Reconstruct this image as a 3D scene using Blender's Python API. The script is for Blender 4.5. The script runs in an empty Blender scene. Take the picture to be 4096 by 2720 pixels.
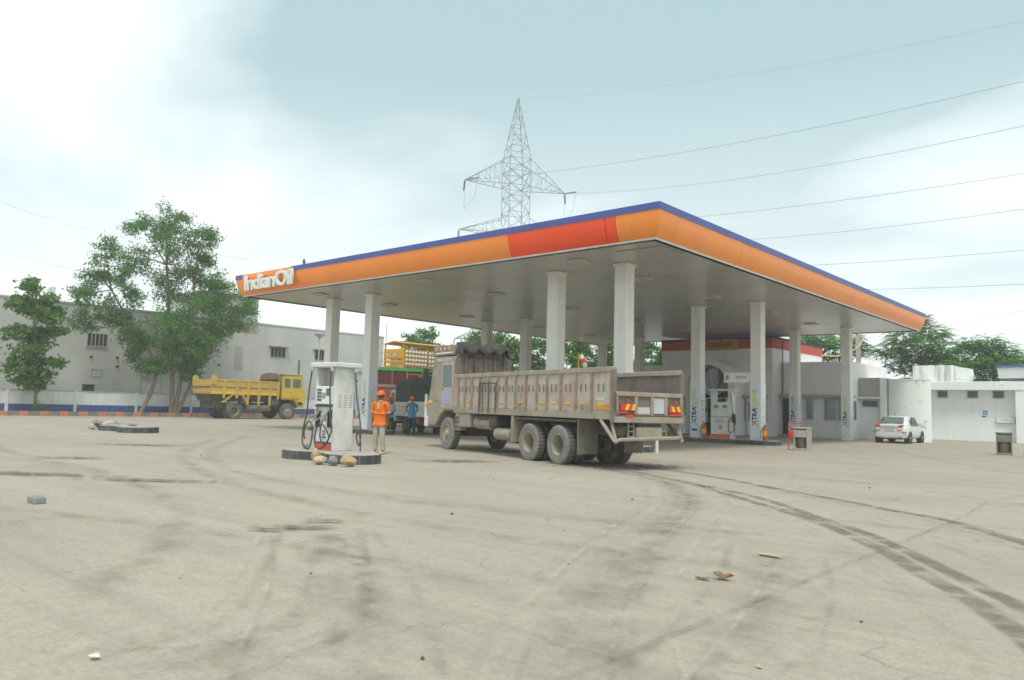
import bpy, bmesh, math, random
import numpy as np
from mathutils import Matrix, Vector

SC = bpy.context.scene
COL = SC.collection
# ------------------------------------------------------------------ camera
cd = bpy.data.cameras.new('camera'); cam = bpy.data.objects.new('camera', cd); COL.objects.link(cam)
cd.sensor_fit = 'HORIZONTAL'; cd.sensor_width = 36.0; cd.lens = 27.07; cd.clip_end = 4000
cam.matrix_world = Matrix(((0.753278, 0.037186, 0.656650, 11.673),
                           (0.657166, -0.082877, -0.749176, -19.654),
                           (0.026563, 0.995866, -0.086867, 1.383), (0, 0, 0, 1)))
SC.camera = cam
# ------------------------------------------------------------------ sky and sun
wd = bpy.data.worlds.new('World'); SC.world = wd; wd.use_nodes = True
nt = wd.node_tree; nt.nodes.clear(); N = nt.nodes.new; Lk = nt.links.new
SUN_EL, SUN_AZ = math.radians(62), math.radians(140)     # azimuth measured from +Y towards +X
out = N('ShaderNodeOutputWorld'); bg = N('ShaderNodeBackground'); bg.inputs['Strength'].default_value = 0.1
sky = N('ShaderNodeTexSky'); sky.sky_type = 'NISHITA'; sky.sun_disc = False
sky.sun_elevation = SUN_EL; sky.sun_rotation = SUN_AZ
tc = N('ShaderNodeTexCoord'); sep = N('ShaderNodeSeparateXYZ'); Lk(tc.outputs['Generated'], sep.inputs[0])
def wm(op, a, b=None):
    n = N('ShaderNodeMath'); n.operation = op
    for i, q in enumerate((a, b)):
        if q is None: continue
        if isinstance(q, (int, float)): n.inputs[i].default_value = q
        else: Lk(q, n.inputs[i])
    return n.outputs[0]
zc = wm('ADD', wm('MAXIMUM', sep.outputs[2], 0.0), 0.22)
cmb = N('ShaderNodeCombineXYZ'); Lk(wm('DIVIDE', sep.outputs[0], zc), cmb.inputs[0]); Lk(wm('DIVIDE', sep.outputs[1], zc), cmb.inputs[1])
mp = N('ShaderNodeMapping'); mp.inputs['Location'].default_value = (2.9, 1.3, 0.0); mp.inputs['Rotation'].default_value = (0, 0, 0.5)
mp.inputs['Scale'].default_value = (0.85, 1.25, 1.0); Lk(cmb.outputs[0], mp.inputs[0])
nz = N('ShaderNodeTexNoise'); nz.inputs['Scale'].default_value = 0.62; nz.inputs['Detail'].default_value = 6.0
nz.inputs['Roughness'].default_value = 0.48; nz.inputs['Distortion'].default_value = 0.35; Lk(mp.outputs[0], nz.inputs['Vector'])
rmp = N('ShaderNodeValToRGB'); el = rmp.color_ramp.elements
el[0].position = 0.42; el[0].color = (0.285, 0.40, 0.43, 1); el[1].position = 0.60; el[1].color = (0.83, 0.85, 0.845, 1)
e2 = rmp.color_ramp.elements.new(0.50); e2.color = (0.535, 0.615, 0.625, 1)
Lk(nz.outputs[0], rmp.inputs[0])
# cloud layer is thin and bright towards the horizon
mx = N('ShaderNodeMix'); mx.data_type = 'RGBA'
hz = N('ShaderNodeMapRange'); hz.inputs['From Min'].default_value = 0.04; hz.inputs['From Max'].default_value = 0.40
hz.inputs['To Min'].default_value = 0.75; hz.inputs['To Max'].default_value = 0.0; Lk(sep.outputs[2], hz.inputs[0])
Lk(hz.outputs[0], mx.inputs[0]); Lk(rmp.outputs[0], mx.inputs[6]); mx.inputs[7].default_value = (0.74, 0.785, 0.785, 1)
sc10 = N('ShaderNodeMix'); sc10.data_type = 'RGBA'; sc10.blend_type = 'MULTIPLY'; sc10.inputs[0].default_value = 1.0
sc10.clamp_result = False; Lk(mx.outputs[2], sc10.inputs[6]); sc10.inputs[7].default_value = (10.0, 10.0, 10.0, 1)
fin = N('ShaderNodeMix'); fin.data_type = 'RGBA'; fin.inputs[0].default_value = 0.94
Lk(sky.outputs[0], fin.inputs[6]); Lk(sc10.outputs[2], fin.inputs[7])
Lk(fin.outputs[2], bg.inputs['Color']); Lk(bg.outputs[0], out.inputs['Surface'])
sd = bpy.data.lights.new('sun', 'SUN'); sd.energy = 1.5; sd.angle = math.radians(16); sd.color = (1.0, 0.93, 0.82)
sun = bpy.data.objects.new('sun', sd); COL.objects.link(sun)
sdir = Vector((math.sin(SUN_AZ) * math.cos(SUN_EL), math.cos(SUN_AZ) * math.cos(SUN_EL), math.sin(SUN_EL)))
sun.rotation_euler = sdir.to_track_quat('Z', 'Y').to_euler(); sun.location = (20, -20, 60)
SC.view_settings.view_transform = 'Standard'; SC.view_settings.look = 'None'
SC.view_settings.exposure = 0.76; SC.view_settings.gamma = 1.0; SC.view_settings.use_curve_mapping = False
SC.cycles.filter_width = 1.6
SC.cycles.max_bounces = 6; SC.cycles.transparent_max_bounces = 48

# ------------------------------------------------------------------ helpers
RND = random.Random(11)
class MB:
    """collects shapes; build() links them as one mesh object"""
    def __init__(s, M=None): s.v = []; s.f = []; s.M = M; s.uv = None
    def add(s, vs, fs):
        o = len(s.v)
        if s.M is not None: vs = [tuple(s.M @ Vector(q)) for q in vs]
        s.v += [tuple(q) for q in vs]; s.f += [tuple(o + i for i in f) for f in fs]; return s
    def box(s, x0, x1, y0, y1, z0, z1):
        if x0 > x1: x0, x1 = x1, x0
        if y0 > y1: y0, y1 = y1, y0
        if z0 > z1: z0, z1 = z1, z0
        return s.add([(x0,y0,z0),(x1,y0,z0),(x1,y1,z0),(x0,y1,z0),(x0,y0,z1),(x1,y0,z1),(x1,y1,z1),(x0,y1,z1)],
                     [(0,3,2,1),(4,5,6,7),(0,1,5,4),(1,2,6,5),(2,3,7,6),(3,0,4,7)])
    def cyl(s, p0, p1, r0, r1=None, n=12, caps=True):
        r1 = r0 if r1 is None else r1
        p0 = Vector(p0); p1 = Vector(p1); d = (p1 - p0).normalized()
        a = d.orthogonal().normalized(); b = d.cross(a); vs = []
        for p, r in ((p0, r0), (p1, r1)):
            for k in range(n):
                t = 2 * math.pi * k / n + math.pi / n; vs.append(p + (a * math.cos(t) + b * math.sin(t)) * r)
        fs = [(k, (k + 1) % n, n + (k + 1) % n, n + k) for k in range(n)]
        if caps: fs += [tuple(range(n - 1, -1, -1)), tuple(range(n, 2 * n))]
        return s.add(vs, fs)
    def bar(s, p0, p1, w): return s.cyl(p0, p1, w * 0.7071, n=4)
    def tube(s, pts, r, n=6, radii=None):
        pts = [Vector(q) for q in pts]; vs = []; m = len(pts)
        ref = None
        for i, q in enumerate(pts):
            d = (pts[min(i + 1, m - 1)] - pts[max(i - 1, 0)]).normalized()
            if ref is None: ref = d.orthogonal().normalized()
            a = (ref - d * ref.dot(d))
            a = a.normalized() if a.length > 1e-5 else d.orthogonal().normalized()
            ref = a; b = d.cross(a); rr = radii[i] if radii else r
            for k in range(n):
                t = 2 * math.pi * k / n; vs.append(q + (a * math.cos(t) + b * math.sin(t)) * rr)
        fs = [(i*n + k, i*n + (k+1) % n, (i+1)*n + (k+1) % n, (i+1)*n + k) for i in range(m-1) for k in range(n)]
        fs += [tuple(range(n-1, -1, -1)), tuple(range((m-1)*n, m*n))]
        return s.add(vs, fs)
    def prism(s, poly, axis, a0, a1):
        """polygon (p,q) extruded along axis: 'x' -> (a,p,q), 'y' -> (p,a,q), 'z' -> (p,q,a)"""
        def pt(p, q, a): return {'x': (a, p, q), 'y': (p, a, q), 'z': (p, q, a)}[axis]
        n = len(poly)
        vs = [pt(p, q, a0) for p, q in poly] + [pt(p, q, a1) for p, q in poly]
        fs = [tuple(range(n)), tuple(range(2*n-1, n-1, -1))] + [(k, n+k, n+(k+1) % n, (k+1) % n) for k in range(n)]
        return s.add(vs, fs)
    def lathe(s, prof, n=24, axis='y', c=(0, 0, 0), caps=True):
        vs = []
        for r, h in prof:
            for k in range(n):
                t = 2 * math.pi * k / n; p, q = r * math.cos(t), r * math.sin(t)
                w = {'y': (p, h, q), 'z': (p, q, h), 'x': (h, p, q)}[axis]
                vs.append((c[0] + w[0], c[1] + w[1], c[2] + w[2]))
        m = len(prof)
        fs = [(i*n + k, i*n + (k+1) % n, (i+1)*n + (k+1) % n, (i+1)*n + k) for i in range(m-1) for k in range(n)]
        if caps and prof[0][0] > 1e-4: fs.append(tuple(range(n)))
        if caps and prof[-1][0] > 1e-4: fs.append(tuple(range((m-1)*n, m*n)))
        return s.add(vs, fs)
    def ball(s, c, r, sx=1, sy=1, sz=1, n=10, m=7):
        return s.lathe_ell(c, r * sx, r * sy, r * sz, n, m)
    def lathe_ell(s, c, rx, ry, rz, n, m):
        vs = [(c[0], c[1], c[2] - rz)]
        for i in range(1, m):
            ph = math.pi * i / m - math.pi / 2
            for k in range(n):
                t = 2 * math.pi * k / n
                vs.append((c[0] + rx * math.cos(ph) * math.cos(t), c[1] + ry * math.cos(ph) * math.sin(t), c[2] + rz * math.sin(ph)))
        vs.append((c[0], c[1], c[2] + rz)); top = len(vs) - 1
        fs = [(0, 1 + (k+1) % n, 1 + k) for k in range(n)]
        for i in range(m - 2):
            o = 1 + i * n
            fs += [(o + k, o + (k+1) % n, o + n + (k+1) % n, o + n + k) for k in range(n)]
        o = 1 + (m - 2) * n
        fs += [(o + k, o + (k+1) % n, top) for k in range(n)]
        return s.add(vs, fs)
    def quad(s, a, b, c, d): return s.add([a, b, c, d], [(0, 1, 2, 3)])
    def mesh(s, name, bev=0.0, seg=1, smooth=False):
        me = bpy.data.meshes.new(name); me.from_pydata(s.v, [], s.f); me.update()
        bm = bmesh.new(); bm.from_mesh(me)
        bmesh.ops.remove_doubles(bm, verts=bm.verts, dist=1e-5)
        bmesh.ops.recalc_face_normals(bm, faces=bm.faces)
        if bev > 0:
            es = [e for e in bm.edges if len(e.link_faces) == 2 and e.calc_face_angle(0) > 0.6]
            bmesh.ops.bevel(bm, geom=es, offset=bev, segments=seg, affect='EDGES', clamp_overlap=True)
        if smooth:
            for f in bm.faces: f.smooth = True
            for e in bm.edges:
                if len(e.link_faces) == 2 and e.calc_face_angle(0) > 0.7: e.smooth = False
        bm.to_mesh(me); bm.free(); return me
    def build(s, name, mat, parent=None, bev=0.0, seg=1, smooth=False, label=None, cat=None, group=None, kind=None):
        return put(name, s.mesh(name, bev, seg, smooth), mat, parent, label, cat, group, kind)
def put(name, me, mat, parent=None, label=None, cat=None, group=None, kind=None, M=None):
    o = bpy.data.objects.new(name, me); COL.objects.link(o)
    if mat is not None and len(me.materials) == 0: me.materials.append(mat)
    if parent is not None: o.parent = parent
    if M is not None: o.matrix_basis = M
    return tag(o, label, cat, group, kind)
def tag(o, label=None, cat=None, group=None, kind=None):
    if label: o['label'] = label
    if cat: o['category'] = cat
    if group: o['group'] = group
    if kind: o['kind'] = kind
    return o
def thing(name, label, cat, loc=(0, 0, 0), rz=0.0, group=None):
    o = bpy.data.objects.new(name, None); COL.objects.link(o); o.empty_display_size = 0.2
    o.location = loc; o.rotation_euler = (0, 0, rz); return tag(o, label, cat, group)
def share(src, parent, M=None, name=None):
    """a further instance of a part, sharing its mesh"""
    o = src.copy(); COL.objects.link(o); o.parent = parent
    if M is not None: o.matrix_basis = M
    return o
def copy_tree(o, parent=None):
    c = o.copy(); COL.objects.link(c); c.parent = parent
    for ch in list(o.children): copy_tree(ch, c)
    return c
def text(s, name, mat, parent, M, size=1.0, extrude=0.0, bold=0.0, sx=1.0, align='LEFT', spacing=1.0):
    cu = bpy.data.curves.new(name, 'FONT'); cu.body = s; cu.size = size; cu.extrude = extrude; cu.offset = bold
    cu.resolution_u = 3; cu.align_x = align; cu.space_character = spacing
    t = bpy.data.objects.new('tmp_text', cu); COL.objects.link(t)
    dg = bpy.context.evaluated_depsgraph_get(); me = bpy.data.meshes.new_from_object(t.evaluated_get(dg))
    bpy.data.objects.remove(t); bpy.data.curves.remove(cu); me.name = name
    me.materials.clear()
    me.transform(Matrix.Diagonal((sx, 1, 1, 1)))
    return put(name, me, mat, parent, M=M)
def frame(origin, right, up):
    r = Vector(right).normalized(); u = Vector(up).normalized(); n = r.cross(u); o = Vector(origin)
    return Matrix(((r.x, u.x, n.x, o.x), (r.y, u.y, n.y, o.y), (r.z, u.z, n.z, o.z), (0, 0, 0, 1)))

# ------------------------------------------------------------------ materials
def ns(t): return t.node_tree.nodes, t.node_tree.links
def pm(name, c1, c2=None, scale=2.0, lo=.38, hi=.64, rough=.75, metal=0.0, spec=.35, bump=0.0, bscale=30.0,
       streak=None, samt=.5, sscale=(5, 5, .35), grain=.10, gscale=60.0, coat=0.0, trans=0.0):
    m = bpy.data.materials.new(name); m.use_nodes = True; nd, lk = ns(m); b = nd['Principled BSDF']
    b.inputs['Roughness'].default_value = rough; b.inputs['Metallic'].default_value = metal
    b.inputs['Specular IOR Level'].default_value = spec; b.inputs['Coat Weight'].default_value = coat
    if trans: b.inputs['Transmission Weight'].default_value = trans
    g = nd.new('ShaderNodeNewGeometry'); pos = g.outputs['Position']
    def noise(sc, det=5.0, vec=None, ro=.6):
        t = nd.new('ShaderNodeTexNoise'); t.inputs['Scale'].default_value = sc; t.inputs['Detail'].default_value = det
        t.inputs['Roughness'].default_value = ro; lk.new(vec or pos, t.inputs['Vector']); return t.outputs[0]
    def rng(x, a, bb, c=0., d=1.):
        r = nd.new('ShaderNodeMapRange'); r.clamp = True
        for i, q in enumerate((a, bb, c, d)): r.inputs[i + 1].default_value = q
        lk.new(x, r.inputs[0]); return r.outputs[0]
    def mix(f, a, bb, mode='MIX'):
        x = nd.new('ShaderNodeMix'); x.data_type = 'RGBA'; x.blend_type = mode
        for i, q in ((0, f), (6, a), (7, bb)):
            if isinstance(q, (int, float)): x.inputs[i].default_value = q
            elif isinstance(q, tuple): x.inputs[i].default_value = (*q, 1)
            else: lk.new(q, x.inputs[i])
        return x.outputs[2]
    col = (tuple(c1))
    if c2 is not None: col = mix(rng(noise(scale), lo, hi), tuple(c1), tuple(c2))
    if streak is not None:
        mpn = nd.new('ShaderNodeMapping'); mpn.inputs['Scale'].default_value = sscale; lk.new(pos, mpn.inputs[0])
        col = mix(rng(noise(1.0, 4.0, mpn.outputs[0]), .52, .74, 0, samt), col, tuple(streak))
    if grain:
        gv = nd.new('ShaderNodeCombineColor'); gg = rng(noise(gscale, 3.0), .25, .75, 1 - grain, 1 + grain)
        for i in range(3): lk.new(gg, gv.inputs[i])
        col = mix(1.0, col, gv.outputs[0], 'MULTIPLY')
    if isinstance(col, tuple): b.inputs['Base Color'].default_value = (*col, 1)
    else: lk.new(col, b.inputs['Base Color'])
    if bump:
        bp = nd.new('ShaderNodeBump'); bp.inputs['Strength'].default_value = bump; bp.inputs['Distance'].default_value = .02
        lk.new(noise(bscale, 6.0), bp.inputs['Height']); lk.new(bp.outputs[0], b.inputs['Normal'])
    return m
def glassm(name, col=(.02, .03, .035), rough=.06):
    m = bpy.data.materials.new(name); m.use_nodes = True; b = m.node_tree.nodes['Principled BSDF']
    b.inputs['Base Color'].default_value = (*col, 1); b.inputs['Roughness'].default_value = rough
    b.inputs['Specular IOR Level'].default_value = .6; return m

m_white   = pm('white_paint', (.72,.74,.73), (.62,.65,.64), 1.2, streak=(.36,.36,.33), samt=.35, rough=.8)
m_hall    = pm('hall_paint', (.83,.825,.83), (.78,.775,.78), .9, rough=.8, streak=(.5,.49,.47), samt=.22, bump=.1)
m_toilet  = pm('lime_wash', (.82,.85,.84), (.78,.81,.80), .8, rough=.85, streak=(.60,.61,.58), samt=.3, bump=.12)
m_peel    = pm('peeling_paint', (.80,.83,.82), (.42,.47,.50), 1.6, lo=.60, hi=.70, rough=.85, bump=.15, bscale=8)
m_stainw  = pm('water_stained_wall', (.80,.82,.81), (.7,.72,.7), 1.0, rough=.85, streak=(.10,.11,.11), samt=.9, sscale=(2.2,2.2,.12))
m_ware    = pm('cement_render', (.56,.565,.54), (.49,.495,.475), .25, rough=.9, streak=(.42,.405,.37), samt=.4, sscale=(.5,.5,.09), bump=.15)
m_brick   = pm('bare_brickwork', (.46,.43,.40), (.38,.33,.30), 2.5, rough=.9)
m_bluep   = pm('blue_paint', (.055,.085,.24), (.08,.115,.27), 2.0, rough=.7)
m_orange  = pm('orange_panel', (.93,.295,.045), (.90,.27,.04), .35, rough=.36, grain=.04, spec=.45, streak=(.70,.25,.08), samt=.35, sscale=(1.5,1.5,.2))
m_redp    = pm('red_panel', (.90,.085,.015), (.86,.075,.013), .5, rough=.3, grain=.02, spec=.5)
m_blueb   = pm('blue_band', (.055,.085,.30), (.07,.10,.32), .6, rough=.45, grain=.05)
m_trim    = pm('aluminium_trim', (.62,.62,.58), (.52,.52,.48), 3., rough=.4)
m_letter  = pm('white_letter', (.80,.82,.78), (.70,.72,.68), 3., rough=.5)
m_column  = pm('column_paint', (.82,.81,.77), (.77,.76,.72), 1.2, rough=.7, streak=(.45,.44,.41), samt=.25)
m_sleeve  = pm('sleeve_vinyl', (.74,.80,.86), (.70,.77,.83), 1.0, rough=.45, grain=.03)
m_navy    = pm('navy_print', (.02,.055,.16), rough=.5, grain=.05)
m_yprint  = pm('yellow_print', (.72,.62,.13), (.62,.60,.25), 1.5, rough=.5, grain=.05)
m_oprint  = pm('orange_print', (.68,.30,.08), (.60,.36,.14), 1.5, rough=.5, grain=.05)
m_greyprint = pm('grey_print', (.13,.16,.20), rough=.5, grain=.05)
m_hallred = pm('red_band_paint', (.55,.095,.06), (.45,.085,.06), 1.2, rough=.75)
m_hallblue= pm('dark_blue_band', (.03,.045,.11), rough=.7)
m_signyel = pm('sign_yellow', (.55,.30,.05), (.45,.24,.05), 2.0, rough=.6)
m_signtxt = pm('sign_letters', (.09,.02,.015), rough=.6)
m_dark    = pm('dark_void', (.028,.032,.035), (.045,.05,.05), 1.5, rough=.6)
m_black   = pm('black_rubber', (.025,.027,.028), (.045,.045,.042), 4., rough=.6)
m_glass   = glassm('dark_glass', (.05,.065,.07), .05)
m_glassl  = glassm('pale_glass', (.16,.19,.19), .08)
m_grey    = pm('grey_metal', (.30,.31,.31), (.24,.25,.25), 4., rough=.5)
m_lgrey   = pm('light_grey', (.52,.54,.54), (.45,.47,.47), 3., rough=.55)
m_concrete= pm('concrete', (.44,.42,.385), (.34,.325,.30), 2.5, rough=.9, bump=.3, streak=(.22,.21,.19), samt=.4)
m_kerbdark= pm('black_glazed_kerb', (.055,.062,.064), (.12,.125,.12), 3.5, lo=.45, hi=.7, rough=.55, streak=(.28,.27,.25), samt=.6, sscale=(9,9,.5))
m_kerbgrey= pm('dark_kerb_paint', (.16,.16,.15), (.26,.25,.22), 2.5, rough=.85)
m_kerboran= pm('orange_kerb_paint', (.58,.20,.10), (.45,.22,.14), 2.5, rough=.85)
m_soil    = pm('soil', (.30,.25,.18), (.20,.17,.12), 1.5, rough=.95, bump=.5, bscale=6)
m_rustm   = pm('galvanised_steel', (.30,.34,.35), (.22,.26,.27), 3., rough=.55)
m_rock1   = pm('sandstone', (.42,.28,.16), (.50,.37,.23), 5., rough=.9, bump=.6, bscale=12)
m_rock2   = pm('pale_stone', (.52,.42,.29), (.42,.33,.22), 5., rough=.9, bump=.6, bscale=12)
m_rock3   = pm('grey_stone', (.28,.29,.28), (.20,.21,.2), 5., rough=.9, bump=.6, bscale=12)
# ------------------------------------------------------------------ ground
def ground_mat():
    m = bpy.data.materials.new('dusty_concrete'); m.use_nodes = True; nd, lk = ns(m); b = nd['Principled BSDF']
    b.inputs['Roughness'].default_value = .92; b.inputs['Specular IOR Level'].default_value = .2
    pos = nd.new('ShaderNodeNewGeometry').outputs['Position']
    def noise(sc, det=6., ro=.6, vec=None, dist=0.):
        t = nd.new('ShaderNodeTexNoise'); t.inputs['Scale'].default_value = sc; t.inputs['Detail'].default_value = det
        t.inputs['Roughness'].default_value = ro; t.inputs['Distortion'].default_value = dist
        lk.new(vec or pos, t.inputs['Vector']); return t.outputs[0]
    def rng(x, a, bb, c=0., d=1.):
        r = nd.new('ShaderNodeMapRange'); r.clamp = True
        for i, q in enumerate((a, bb, c, d)): r.inputs[i + 1].default_value = q
        lk.new(x, r.inputs[0]); return r.outputs[0]
    def mix(f, a, bb, mode='MIX'):
        x = nd.new('ShaderNodeMix'); x.data_type = 'RGBA'; x.blend_type = mode
        for i, q in ((0, f), (6, a), (7, bb)):
            if isinstance(q, (int, float)): x.inputs[i].default_value = q
            elif isinstance(q, tuple): x.inputs[i].default_value = (*q, 1)
            else: lk.new(q, x.inputs[i])
        return x.outputs[2]
    def mapped(sc, rz):
        mpn = nd.new('ShaderNodeMapping'); mpn.inputs['Scale'].default_value = sc; mpn.inputs['Rotation'].default_value = (0, 0, rz)
        lk.new(pos, mpn.inputs[0]); return mpn.outputs[0]
    base = mix(rng(noise(.22, 6., .6), .35, .65), (.47, .417, .338), (.398, .357, .294))
    # wheel-swept streaks running in the driving directions
    base = mix(rng(noise(1., 6., .62, mapped((.16, 1.5, 1), -.55), .6), .48, .72, 0, .62), base, (.305, .285, .25))
    base = mix(rng(noise(1., 6., .62, mapped((.22, 2.2, 1), .75), .8), .5, .75, 0, .45), base, (.29, .272, .24))
    base = mix(rng(noise(1., 5., .6, mapped((.1, .8, 1), 1.2), .5), .52, .75, 0, .5), base, (.50, .462, .395))
    # oil and soot patches
    base = mix(rng(noise(.55, 8., .72, None, 1.5), .62, .82, 0, .4), base, (.21, .195, .165))
    base = mix(rng(noise(1., 7., .66, mapped((.5, 3.2, 1), 2.2), 2.2), .52, .72, 0, .4), base, (.30, .275, .23))
    base = mix(rng(noise(3.2, 6., .7), .60, .80, 0, .55), base, (.22, .21, .185))
    base = mix(rng(noise(7., 6., .72), .45, .75, .0, .45), base, (.26, .235, .195))
    base = mix(rng(noise(26., 5., .75), .40, .72, .0, .55), base, (.25, .225, .185))
    base = mix(rng(noise(34., 4., .75), .58, .75, .0, .5), base, (.62, .56, .46))
    base = mix(rng(noise(95., 3., .75), .58, .72, .0, .6), base, (.15, .138, .115))
    vo = nd.new('ShaderNodeTexVoronoi'); vo.feature = 'DISTANCE_TO_EDGE'; vo.inputs['Scale'].default_value = .34
    wv = nd.new('ShaderNodeVectorMath'); wv.operation = 'ADD'; lk.new(pos, wv.inputs[0])
    nv = nd.new('ShaderNodeTexNoise'); nv.inputs['Scale'].default_value = 1.4; nv.inputs['Detail'].default_value = 5; lk.new(pos, nv.inputs['Vector']); lk.new(nv.outputs['Color'], wv.inputs[1]); lk.new(wv.outputs[0], vo.inputs['Vector'])
    brk = nd.new('ShaderNodeMath'); brk.operation = 'MULTIPLY'; lk.new(rng(vo.outputs['Distance'], .0, .006, 1, 0), brk.inputs[0]); lk.new(rng(noise(.7, 3.), .45, .62, 0, .55), brk.inputs[1])
    base = mix(brk.outputs[0], base, (.17, .155, .13))
    lk.new(base, b.inputs['Base Color'])
    bp = nd.new('ShaderNodeBump'); bp.inputs['Strength'].default_value = .35; bp.inputs['Distance'].default_value = .02
    lk.new(noise(14., 8., .7), bp.inputs['Height']); lk.new(bp.outputs[0], b.inputs['Normal'])
    return m
ground = MB().quad((-900, -900, 0), (900, -900, 0), (900, 900, 0), (-900, 900, 0)).build('ground', ground_mat(), kind='structure')

def decal_mat(name, col, amt, nsc, edge=.22, tread=False, lo=.35, hi=.62):
    """worn rubber or oil lying on the concrete; fades through noise and at its own edges"""
    m = bpy.data.materials.new(name); m.use_nodes = True; nd, lk = ns(m); nd.clear()
    o = nd.new('ShaderNodeOutputMaterial'); mxs = nd.new('ShaderNodeMixShader'); tr = nd.new('ShaderNodeBsdfTransparent')
    df = nd.new('ShaderNodeBsdfDiffuse'); df.inputs[0].default_value = (*col, 1)
    uvn = nd.new('ShaderNodeUVMap'); sp = nd.new('ShaderNodeSeparateXYZ'); lk.new(uvn.outputs[0], sp.inputs[0])
    def mt(op, a, bb=None):
        n = nd.new('ShaderNodeMath'); n.operation = op; n.use_clamp = op in ('MULTIPLY', 'MINIMUM')
        for i, q in enumerate((a, bb)):
            if q is None: continue
            if isinstance(q, (int, float)): n.inputs[i].default_value = q
            else: lk.new(q, n.inputs[i])
        return n.outputs[0]
    pos = nd.new('ShaderNodeNewGeometry').outputs['Position']
    t = nd.new('ShaderNodeTexNoise'); t.inputs['Scale'].default_value = nsc; t.inputs['Detail'].default_value = 7; t.inputs['Roughness'].default_value = .68
    lk.new(pos, t.inputs['Vector'])
    r = nd.new('ShaderNodeMapRange'); r.clamp = True; r.inputs[1].default_value = lo; r.inputs[2].default_value = hi; lk.new(t.outputs[0], r.inputs[0])
    if tread is None:      # round blob: uv are offsets from the centre
        d = mt('POWER', mt('ADD', mt('MULTIPLY', sp.outputs[0], sp.outputs[0]), mt('MULTIPLY', sp.outputs[1], sp.outputs[1])), .5)
        e = nd.new('ShaderNodeMapRange'); e.clamp = True; e.inputs[1].default_value = 1.; e.inputs[2].default_value = .15; lk.new(d, e.inputs[0]); ef = e.outputs[0]
        a = mt('MULTIPLY', mt('SUBTRACT', mt('ADD', ef, r.outputs[0]), .75), amt * 1.6)
        a = mt('MINIMUM', mt('MAXIMUM', a, 0.), .85)
    else:
        e = nd.new('ShaderNodeMapRange'); e.clamp = True; e.inputs[1].default_value = .5; e.inputs[2].default_value = .5 - edge
        lk.new(mt('ABSOLUTE', mt('SUBTRACT', sp.outputs[1], .5)), e.inputs[0])
        a = mt('MULTIPLY', mt('MULTIPLY', e.outputs[0], r.outputs[0]), amt)
        if tread:
            w = mt('ADD', mt('MULTIPLY', mt('SINE', mt('MULTIPLY', sp.outputs[0], 62.)), .28), .72)
            w2 = mt('ADD', mt('MULTIPLY', mt('SINE', mt('MULTIPLY', sp.outputs[1], 31.)), .25), .75)
            a = mt('MULTIPLY', mt('MULTIPLY', a, w), w2)
    lk.new(a, mxs.inputs[0]); lk.new(tr.outputs[0], mxs.inputs[1]); lk.new(df.outputs[0], mxs.inputs[2]); lk.new(mxs.outputs[0], o.inputs[0])
    return m
m_track = decal_mat('tyre_mark', (.20,.187,.16), .72, 2.2, tread=True)
m_track2 = decal_mat('dusty_tyre_mark', (.26,.24,.20), .40, 2.0, edge=.45, lo=.42, hi=.72)
m_stain = decal_mat('oil_stain', (.15,.138,.118), .5, 5.0, tread=None)
m_crack = decal_mat('joint_line', (.2,.185,.16), .4, 2.0, edge=.3)
def smooth_path(pts, n=6):
    P = [Vector((*q, 0)) for q in pts]; P = [P[0] * 2 - P[1]] + P + [P[-1] * 2 - P[-2]]; o = []
    for i in range(1, len(P) - 2):
        for k in range(n):
            t = k / n; a, b, c, d = P[i-1:i+3]
            o.append(.5 * ((2*b) + (c-a)*t + (2*a-5*b+4*c-d)*t*t + (3*b-a-3*c+d)*t**3))
    o.append(P[-2]); return o
def strip(name, pts, w, mat, z, off=0.):
    P = smooth_path(pts); vs = []; L = [0.]
    if off: P = [q + Vector((-(P[min(i+1, len(P)-1)] - P[max(i-1, 0)]).normalized().y, (P[min(i+1, len(P)-1)] - P[max(i-1, 0)]).normalized().x, 0)) * off for i, q in enumerate(P)]
    for i, q in enumerate(P):
        d = (P[min(i+1, len(P)-1)] - P[max(i-1, 0)]).normalized(); s = Vector((-d.y, d.x, 0)) * (w / 2)
        vs += [(q.x - s.x, q.y - s.y, z), (q.x + s.x, q.y + s.y, z)]
        if i: L.append(L[-1] + (q - P[i-1]).length)
    fs = [(2*i, 2*i+2, 2*i+3, 2*i+1) for i in range(len(P)-1)]
    me = bpy.data.meshes.new(name); me.from_pydata(vs, [], fs); uv = me.uv_layers.new(name='UVMap')
    for poly in me.polygons:
        for li in poly.loop_indices:
            vi = me.loops[li].vertex_index; uv.data[li].uv = (L[vi // 2], float(vi % 2))
    return put(name, me, mat, ground)
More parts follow.
